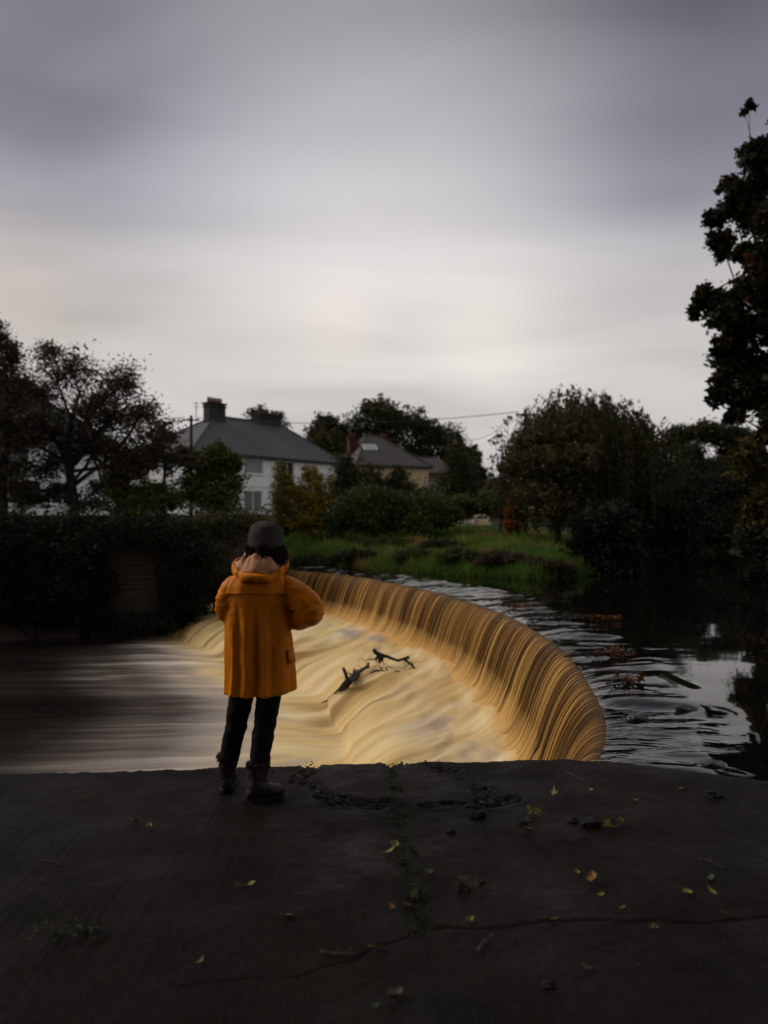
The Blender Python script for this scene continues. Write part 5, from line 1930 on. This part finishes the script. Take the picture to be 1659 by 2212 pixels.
def person():
    base = np.array([-.83, 4.68, 0.0])
    N_, E = [], []

    def nd(p, r, par=None):
        N_.append((tuple(np.asarray(p, float) - base), r))
        if par is not None:
            E.append((par, len(N_) - 1))
        return len(N_) - 1
    pel = nd((-.755, 4.745, .86), (.11, .075))
    sp = nd((-.757, 4.72, 1.02), (.115, .09), pel)
    ch = nd((-.755, 4.715, 1.20), (.135, .10), sp)
    nk0 = nd((-.74, 4.715, 1.345), .06, ch)
    nk = nd((-.728, 4.72, 1.415), .048, nk0)
    hl = nd((-.72, 4.735, 1.475), (.066, .075), nk)
    hm = nd((-.715, 4.735, 1.535), (.078, .09), hl)
    ht = nd((-.712, 4.73, 1.588), (.06, .07), hm)
    f = np.array([.42, .91, 0])
    nd(np.array([-.717, 4.735, 1.505]) + f * .088, .014, hm)             # nose
    nd(np.array([-.72, 4.735, 1.445]) + f * .068, .022, hl)              # chin
    rt = np.array([.91, -.42, 0])
    nd(np.array([-.715, 4.735, 1.52]) + rt * .085, .012, hm)             # ears
    nd(np.array([-.715, 4.735, 1.52]) - rt * .085, .012, hm)
    arms = {}
    for side, pts in (('r', [((-.60, 4.715, 1.285), .052), ((-.52, 4.69, 1.19), .042), ((-.437, 4.66, 1.115), .036), ((-.50, 4.77, 1.045), .034), ((-.555, 4.88, 1.03), .028)]),
                      ('l', [((-.905, 4.715, 1.28), .052), ((-.945, 4.70, 1.19), .045), ((-.945, 4.70, 1.09), .04), ((-.90, 4.80, 1.07), .036), ((-.84, 4.89, 1.06), .028)])):
        p = ch
        for q, r in pts:
            p = nd(q, r, p)
        w = np.array(pts[-1][0])
        dr = w - np.array(pts[-2][0])
        dr /= np.linalg.norm(dr)
        lat = np.cross(dr, (0, 0, 1.0))
        lat /= np.linalg.norm(lat)
        if side == 'l':
            lat = -lat
        palm = nd(w + dr * .055, (.034, .016), p)
        for k, (o, ln) in enumerate(((.028, .062), (.010, .072), (-.010, .068), (-.028, .054))):
            b0 = w + dr * .095 + lat * o
            a1 = nd(b0, .0095, palm)
            a2 = nd(b0 + dr * ln * .5 + (0, 0, -.006), .0088, a1)
            nd(b0 + dr * ln * .82 + (0, 0, -.028), .0078, a2)
        t1 = nd(w + dr * .045 + lat * .042 + (0, 0, -.004), .0105, palm)
        nd(w + dr * .085 + lat * .055 + (0, 0, -.016), .009, t1)
    for pts in ([((-.685, 4.74, .80), .070), ((-.705, 4.685, .45), .052), ((-.725, 4.665, .28), .05), ((-.742, 4.63, .10), .036), ((-.69, 4.665, .04), .034), ((-.63, 4.70, .032), .028)],
                [((-.825, 4.745, .80), .070), ((-.885, 4.75, .44), .052), ((-.92, 4.765, .28), .05), ((-.955, 4.80, .11), .036), ((-.96, 4.86, .045), .034), ((-.965, 4.93, .035), .028)]):
        p = pel
        for q, r in pts:
            p = nd(q, r, p)
    me = skin_mesh('person', N_, E, 2)
    me.polygons.foreach_set('use_smooth', [True] * len(me.polygons))
    skin = simple('skin', (.42, .24, .17), (.38, .21, .15), .55, 20)
    body = link('person', me, skin)
    body.location = base
    WL[body.as_pointer()] = base
    tag(body, 'person in a mustard raincoat and grey beanie standing at the quay edge, back turned', 'person')

    # ---- trousers
    tm = simple('black_denim', (.012, .012, .014), (.008, .008, .009), .85, 30, .002, 120, .1)
    mb = MB()
    for pts, rr in (([(-.685, 4.745, .86), (-.682, 4.735, .70), (-.698, 4.69, .52), (-.712, 4.672, .40), (-.728, 4.655, .28), (-.742, 4.635, .16)], [.078, .082, .076, .068, .063, .056]),
                    ([(-.83, 4.748, .86), (-.84, 4.745, .70), (-.872, 4.745, .52), (-.895, 4.755, .40), (-.925, 4.77, .28), (-.950, 4.79, .16)], [.078, .082, .076, .068, .063, .055])):
        q = catmull(pts, 20)
        mb.tube(q, np.interp(np.linspace(0, 1, 20), np.linspace(0, 1, 6), rr), 16)
    mb.tube([(-.83, 4.745, .86), (-.755, 4.75, .87), (-.685, 4.745, .86)], [.078, .074, .078], 16)
    me = remeshed(mb, .010, 5, 'trousers')
    V, Nm = mesh_np(me)
    wr = fbm(V[:, 0] * 9, V[:, 1] * 9, V[:, 2] * 26, oct=3, seed=201) * (.35 + np.exp(-((V[:, 2] - .42) / .08) ** 2) + 1.1 * np.exp(-((V[:, 2] - .19) / .05) ** 2))
    V += Nm * (wr * .005)[:, None]
    set_np(me, V, base)
    link('trousers', me, tm, body)

    # ---- raincoat
    m, g, b = principled('mustard_raincoat')
    tc = g.n('ShaderNodeTexCoord').outputs['Object']
    n = g.noise(tc, 7, 4)
    col = g.mix(g.ramp(n, [(.35, 0.0), (.7, 1.0)]), (.76, .222, .003), (.60, .16, .002))
    g.set(b.inputs['Base Color'], col)
    b.inputs['Roughness'].default_value = .45
    b.inputs['Specular IOR Level'].default_value = .12
    w_ = g.noise(g.mapping(tc, (14, 14, 5)), 1.0, 4, .55)
    bp = g.n('ShaderNodeBump', {'Strength': .7, 'Distance': .012, 'Height': w_})
    bp2 = g.n('ShaderNodeBump', {'Strength': .3, 'Distance': .001, 'Height': g.noise(tc, 500, 2), 'Normal': bp.outputs[0]})
    g.set(b.inputs['Normal'], bp2.outputs[0])
    coat = m
    levels = [(.615, -.744, 4.725, .213, .150), (.66, -.744, 4.725, .213, .148), (.78, -.748, 4.725, .209, .142), (.95, -.756, 4.722, .200, .136), (1.08, -.76, 4.72, .196, .128), (1.18, -.76, 4.717, .194, .128),
              (1.26, -.755, 4.715, .180, .116), (1.32, -.748, 4.714, .145, .100), (1.365, -.74, 4.714, .118, .088), (1.41, -.733, 4.716, .078, .078), (1.44, -.73, 4.72, .070, .072)]
    lz = np.array([l[0] for l in levels])
    ang = np.arange(72) / 72 * 2 * math.pi

    def ring(z, grow=0.0, a=ang):
        cx, cy, aa, bb = [np.interp(z, lz, [l[k] for l in levels]) for k in (1, 2, 3, 4)]
        c, s = np.cos(a), np.sin(a)
        e = .86
        return np.column_stack([cx + (aa + grow) * np.sign(c) * np.abs(c) ** e, cy + (bb + grow) * np.sign(s) * np.abs(s) ** e, np.full(len(a), z)])
    mb = MB()
    mb.rings([ring(z) for z in np.linspace(.615, 1.44, 60)])
    sl_r = catmull([(-.63, 4.715, 1.275), (-.575, 4.705, 1.24), (-.50, 4.68, 1.185), (-.432, 4.655, 1.112), (-.478, 4.705, 1.072), (-.53, 4.78, 1.05), (-.55, 4.87, 1.03)], 34)
    mb.tube(sl_r, np.interp(np.linspace(0, 1, 34), [0, .15, .4, .6, .75, 1], [.062, .078, .090, .074, .074, .054]), 22)
    sl_l = catmull([(-.875, 4.715, 1.275), (-.912, 4.705, 1.235), (-.938, 4.70, 1.17), (-.940, 4.705, 1.11), (-.92, 4.77, 1.085), (-.85, 4.88, 1.065)], 34)
    mb.tube(sl_l, np.interp(np.linspace(0, 1, 34), [0, .15, .4, .6, .75, 1], [.058, .068, .064, .062, .060, .050]), 22)
    me = remeshed(mb, .0062, 5, 'raincoat')
    V, Nm = mesh_np(me)
    x, y, z = V.T
    th = np.arctan2(y - 4.72, x + .75)
    dn = sstep(1.24, .60, z)
    warp = .35 * fbm(x * 6, z * 2.2, oct=2, seed=211)
    rg = lambda q: 1 - 2 * np.abs(q)
    pleat = .9 * np.sin(th * 5.3 + warp * 3 + .4) + .8 * rg(fbm(th * 1.9 + warp * .6, z * .55, oct=3, seed=214)) + .32 * rg(vnoise(th * 4.3 + warp, z * .9, seed=215))
    inb = sstep(.30, .22, np.abs(x + .75))
    arm_r = np.exp(-(np.minimum.reduce([np.linalg.norm(V - q, axis=1) for q in sl_r[8:]]) / .10) ** 4)
    arm_l = np.exp(-(np.minimum.reduce([np.linalg.norm(V - q, axis=1) for q in sl_l[10:]]) / .085) ** 4)
    arm = np.maximum(arm_r, arm_l)
    disp = pleat * (.003 + .005 * dn) * inb * (1 - .8 * arm)
    # creases round the elbows and under the arms
    ew = fbm(x * 13 + z * 8, y * 13, z * 22 - x * 10, oct=3, seed=212)
    disp += ew * .011 * arm
    disp += .0035 * fbm(x * 10, y * 10, z * 7, oct=3, seed=213)
    # broad box pleats that fall from the shoulder flap
    u_ = (x + .752 + .012 * np.sin(z * 7) + .010 * fbm(z * 4, x * 0, oct=2, seed=218)) / .2
    ga = lambda c, w: np.exp(-((u_ - c) / w) ** 2)
    box = .95 * ga(-.70, .13) - .5 * ga(-.47, .07) + .9 * ga(-.26, .14) - 1.35 * ga(.03, .10) + 1.0 * ga(.24, .10) - .9 * ga(.48, .12) + .35 * ga(.72, .12)
    disp += .016 * box * sstep(1.22, .98, z) * (y < 4.70) * (1 - arm)
    # drag lines from the right armhole towards the waist
    dg_ = rg(vnoise((x * .8 + z * .6) * 16, (x * .6 - z * .8) * 3.5, seed=216))
    disp += .005 * dg_ * np.exp(-(((x + .63) / .11) ** 2 + ((z - 1.08) / .16) ** 2)) + .003 * dg_ * np.exp(-(((x + .9) / .07) ** 2 + ((z - 1.1) / .15) ** 2))
    # crumpled creases on the sleeves
    disp += .006 * arm * rg(vnoise(x * 15 - z * 9, y * 9, z * 24 + x * 8, seed=217)) - .003 * arm
    sag = np.exp(-((z - 1.14) / .09) ** 2) * np.exp(-((x + .60) / .06) ** 2) * (y < 4.72)
    disp -= .020 * sag
    Nh = Nm * np.array([1, 1, .25])
    V = V + Nh * disp[:, None]
    V[:, 2] += (.006 * np.sin(th * 2 + 1) + .05 * (x + .74)) * sstep(.72, .60, z)
    set_np(me, V, base)
    jk = link('raincoat', me, coat, body)

    # storm flap across the shoulders
    a = np.linspace(rad(188), rad(352), 60)
    R = []
    for k, zz in enumerate(np.linspace(1.215, 1.34, 16)):
        q = ring(zz, .012 if k else .016, a)
        q[:, 2] += .012 * np.cos((a - rad(270)) * 1.0) - .01
        q[:, 1] -= .004 * np.sin(a * 9)
        R.append(q)
    R = [np.array([p_ + (np.array([-.755, 4.715, p_[2]]) - p_) * .05 for p_ in R[0]])] + R
    V2 = np.vstack(R)
    me = npmesh('back_yoke', V2 - base, grid_faces(len(R), 60), True)
    yk = link('back_yoke', me, coat, jk)
    sol = yk.modifiers.new('t', 'SOLIDIFY')
    sol.thickness = .004

    # pocket flap on the right hip, hem band
    mb = MB()
    q = ring(.80, .012, np.linspace(rad(-32), rad(2), 10))
    q2 = ring(.88, .008, np.linspace(rad(-32), rad(2), 10))
    mb.add(np.vstack([q, q2]), [(i, i + 1, i + 11, i + 10) for i in range(9)])
    pk = mb.build('pocket_flap', coat, jk, True)
    pk.modifiers.new('t', 'SOLIDIFY').thickness = .006

    # ---- hood lying on the back: lining faces up, shell rolls under
    th = np.linspace(rad(-125), rad(125), 64)
    ctr = np.array([-.738, 4.716])

    def hring(rx, ry, z, zs):
        back = np.cos(th)                       # 1 at the back, below 0 at the front
        wob = 1 + .04 * np.sin(th * 3 + 1) + .015 * np.sin(th * 8)
        return np.column_stack([ctr[0] + np.sin(th) * rx * wob, ctr[1] - back * ry * wob, z + zs * (1 - back) + .003 * np.sin(th * 5 + z * 30)])
    lin = [hring(.068, .062, 1.462, -.012), hring(.090, .088, 1.450, -.014), hring(.120, .118, 1.418, -.006), hring(.142, .142, 1.376, .022), hring(.154, .168, 1.334, .058)]
    out = [hring(.154, .168, 1.334, .058), hring(.160, .178, 1.330, .058), hring(.163, .184, 1.312, .060), hring(.156, .174, 1.290, .058), hring(.130, .145, 1.284, .052), hring(.09, .10, 1.295, .03)]

    def smooth_rows(rows, n):
        A = np.stack(rows)
        return np.stack([catmull(A[:, j], n) for j in range(A.shape[1])], 1)
    for nm, rows, mt in (('hood', out, coat), ('hood_lining', lin, None)):
        A = smooth_rows(rows, 18)
        fold = .010 * fbm(np.repeat(th[None], 18, 0) * 3.2, np.linspace(0, 1, 18)[:, None] * 1.3, oct=3, seed=221 if nm == 'hood' else 222)
        edge = np.ones(18)
        edge[0 if nm == 'hood' else -1] = .3
        A[..., 2] += fold * edge[:, None] * (2.0 if nm == 'hood_lining' else 1.3)
        A[..., 1] -= .012 * edge[:, None] * (1 - 2 * np.abs(vnoise(np.repeat(th[None], 18, 0) * 2.6, np.linspace(0, 1, 18)[:, None] * .8, seed=223)))
        me = npmesh(nm, A.reshape(-1, 3) - base, grid_faces(18, 64), True)
        if mt is None:
            mt = simple('hood_lining', (.62, .31, .16), (.50, .22, .10), .75, 12, .004, 60)
        o = link(nm, me, mt, jk)
        s = o.modifiers.new('t', 'SOLIDIFY')
        s.thickness = .005

    # ---- hair
    r = np.random.default_rng(31)
    hm_ = simple('brown_hair', (.030, .014, .008), (.010, .005, .003), .7, 60, spec=.08, stretch=(1, 1, .1))
    mb = MB()
    c = np.array([-.715, 4.735])
    for k in range(800):
        a = rad(r.uniform(-165, 60))          # round the back and both sides
        d0 = np.array([math.cos(a), math.sin(a)])
        p0 = np.array([c[0] + d0[0] * .088, c[1] + d0[1] * .098, 1.50 + r.uniform(-.01, .03)])
        right = d0[0] > .25
        L = r.uniform(.085, .145) if not right else r.uniform(.10, .20)
        o = r.normal(0, .010, 3)
        p1 = p0 + np.array([d0[0] * .020, d0[1] * .018, -L * .45]) + o
        p2 = p0 + np.array([d0[0] * (.012 if not right else .035), d0[1] * .01, -L]) + o * 1.5 + (r.normal(0, .006), 0, 0)
        q = catmull([p0, p1, p2], 8)
        q[:, 0] += .006 * np.sin(np.linspace(0, 6, 8) + .35 * k) * np.linspace(0, 1, 8)
        mb.tube(q, np.linspace(.0042, .0010, 8), 3, False)
    mb.build('hair', hm_, body, True)

    # ---- beanie with a turned up rib brim
    m, g, b = principled('grey_knit')
    uv = g.n('ShaderNodeUVMap').outputs[0]
    wv = g.n('ShaderNodeTexWave', {'Vector': uv, 'Scale': 14.0, 'Distortion': .6, 'Detail': 2.0})
    nz = g.noise(g.n('ShaderNodeTexCoord').outputs['Object'], 60, 3)
    g.set(b.inputs['Base Color'], g.mix(nz, (.11, .09, .09), (.06, .05, .052)))
    b.inputs['Roughness'].default_value = .95
    b.inputs['Specular IOR Level'].default_value = .1
    bp = g.n('ShaderNodeBump', {'Strength': .7, 'Distance': .004, 'Height': wv.outputs['Fac']})
    g.set(b.inputs['Normal'], bp.outputs[0])
    prof = [(.094, 1.497), (.101, 1.488), (.107, 1.498), (.109, 1.522), (.107, 1.540), (.106, 1.552), (.102, 1.576), (.093, 1.600), (.078, 1.620), (.055, 1.635), (.028, 1.643), (.001, 1.645)]
    pr = catmull(prof, 40)
    aa = np.linspace(0, 2 * math.pi, 97)
    R = []
    for rr, zz in pr:
        q = np.column_stack([-.713 + np.cos(aa) * rr * .97, 4.732 + np.sin(aa) * rr * 1.10, np.full(97, zz)])
        q[:, 2] += (q[:, 1] - 4.732) * .22 * (zz < 1.6) * (1 - (zz - 1.48) / .16)       # sits lower at the nape
        q[:, :2] += .0022 * fbm(np.cos(aa)[:, None] * 3 * np.ones((1, 2)), np.sin(aa)[:, None] * 3 + zz * 30, oct=2, seed=240)
        R.append(q)
    V = np.vstack(R)
    U = np.column_stack([np.tile(aa / (2 * math.pi) * 4, len(pr)), np.repeat(np.linspace(0, .3, len(pr)), 97)])
    me = npmesh('beanie', V - base, grid_faces(len(pr), 97), True, None, U)
    bn = link('beanie', me, m, body)
    P = V[::1] + r.normal(0, .0015, V.shape)
    sel = r.choice(len(P), 1500)
    P = P[sel]
    mb = MB()
    for p_ in P[:700]:
        o = p_ - np.array([-.713, 4.732, 1.55])
        o /= np.linalg.norm(o)
        e = p_ + o * r.uniform(.003, .009) + r.normal(0, .003, 3)
        mb.add([p_ + (.0006, 0, 0), p_ - (.0006, 0, 0), e], [(0, 1, 2)])
    fz = mb.build('knit_fuzz', m, bn)
    fz['kind'] = 'stuff'

    # ---- boots
    bm_ = simple('dark_red_leather', (.022, .0045, .0045), (.010, .0035, .0035), .55, 12, .003, 60, .35)
    so = simple('rubber_sole', (.010, .009, .009), None, .8)
    fur = simple('fleece', (.07, .058, .055), (.035, .028, .026), .95, 40)
    for ank, top, toe in (((-.748, 4.61, .085), (-.742, 4.635, .205), (-.628, 4.695, .03)), ((-.957, 4.80, .085), (-.950, 4.79, .205), (-.975, 4.99, .03))):
        ank, top, toe = map(np.array, (ank, top, toe))
        fd = toe - ank
        fd[2] = 0
        flen = np.linalg.norm(fd)
        fd /= flen
        sd_ = np.array([-fd[1], fd[0], 0])
        heel = ank - fd * .065
        heel[2] = 0
        aa = np.arange(20) / 20 * 2 * math.pi
        mb = MB()
        sh = []
        for t, ra, rb in ((0, .064, .058), (.3, .060, .055), (.7, .058, .052), (1.0, .058, .052), (1.5, .052, .046)):
            cc = top * (1 - min(t, 1)) + ank * min(t, 1)
            cc = cc - np.array([0, 0, max(0, t - 1) * .09])
            sh.append(cc + np.outer(np.cos(aa), fd) * ra + np.outer(np.sin(aa), sd_) * rb)
        mb.rings(sh)
        ft = []
        tot = flen + .065 + .03
        for t, w, hh in ((0, .020, .05), (.06, .034, .075), (.2, .042, .10), (.42, .044, .10), (.6, .050, .078), (.78, .052, .062), (.92, .042, .054), (1.0, .020, .036)):
            cc = heel + fd * tot * t
            q = cc + np.outer(np.cos(aa), sd_) * w + np.outer(np.sign(np.sin(aa)) * np.abs(np.sin(aa)) ** .7 * hh / 2 + hh / 2 + .018, np.array([0, 0, 1.0]))
            ft.append(q)
        mb.rings(ft)
        me = remeshed(mb, .007, 4, 'boot')
        V, Nm = mesh_np(me)
        V += Nm * (fbm(V[:, 0] * 22, V[:, 1] * 22, V[:, 2] * 40, oct=2, seed=250) * .0022)[:, None]
        set_np(me, V, base)
        bo = link('boot', me, bm_, body)
        mb = MB()
        rows = []
        for zz, gr in ((.0, .0), (.004, .005), (.022, .005), (.026, -.004)):
            ring_ = []
            for sgn in (1, -1):
                ts = np.linspace(0, 1, 12) if sgn == 1 else np.linspace(1, 0, 12)[1:-1]
                for t in ts:
                    w = np.interp(t, [0, .06, .2, .42, .6, .78, .92, 1], [.014, .032, .041, .040, .048, .052, .042, .012]) + gr
                    ring_.append(heel + fd * (tot * t + (gr if t > .5 else -gr)) + sd_ * w * sgn + (0, 0, zz))
            rows.append(np.array(ring_))
        mb.rings(rows)
        mb.build('sole', so, bo)
        # fleece cuff
        pts = []
        for k in range(900):
            a = r.uniform(0, 6.28)
            pts.append(top + fd * math.cos(a) * .064 + sd_ * math.sin(a) * .06 + (0, 0, r.normal(.002, .009)) - base + r.normal(0, .003, 3))
        me = leaves_mesh('fleece_cuff', np.array(pts), .016, .35, seed=33)
        link('fleece_cuff', me, fur, bo)
        mb = MB()
        for k in range(5):
            cz = .085 + k * .024
            cc = ank + fd * (.062 - k * .003) + (0, 0, cz - .085)
            s_ = 1 if k % 2 else -1
            mb.tube([cc - sd_ * .028 * s_, cc + fd * .010 + (0, 0, .006), cc + sd_ * .028 * s_ + (0, 0, .014)], .0026, 5)
        cc = ank + fd * .062 + (0, 0, .09)
        mb.tube(catmull([cc, cc + fd * .03 - sd_ * .01 + (0, 0, .01), cc + fd * .035 - sd_ * .02 + (0, 0, -.02), cc + fd * .01 - sd_ * .02 + (0, 0, -.035)], 12), .002, 5)
        mb.build('lace', so, bo, True)
    # eyes
    for s in (-1, 1):
        mb = MB()
        cc = np.array([-.716, 4.735, 1.522]) + f * .078 + rt * .030 * s
        mb.tube([cc - f * .008, cc - f * .003, cc + f * .004, cc + f * .007], [.006, .0115, .009, .002], 10)
        mb.build('eye', simple('eye_white', (.6, .58, .55), None, .2), body, True)


person()
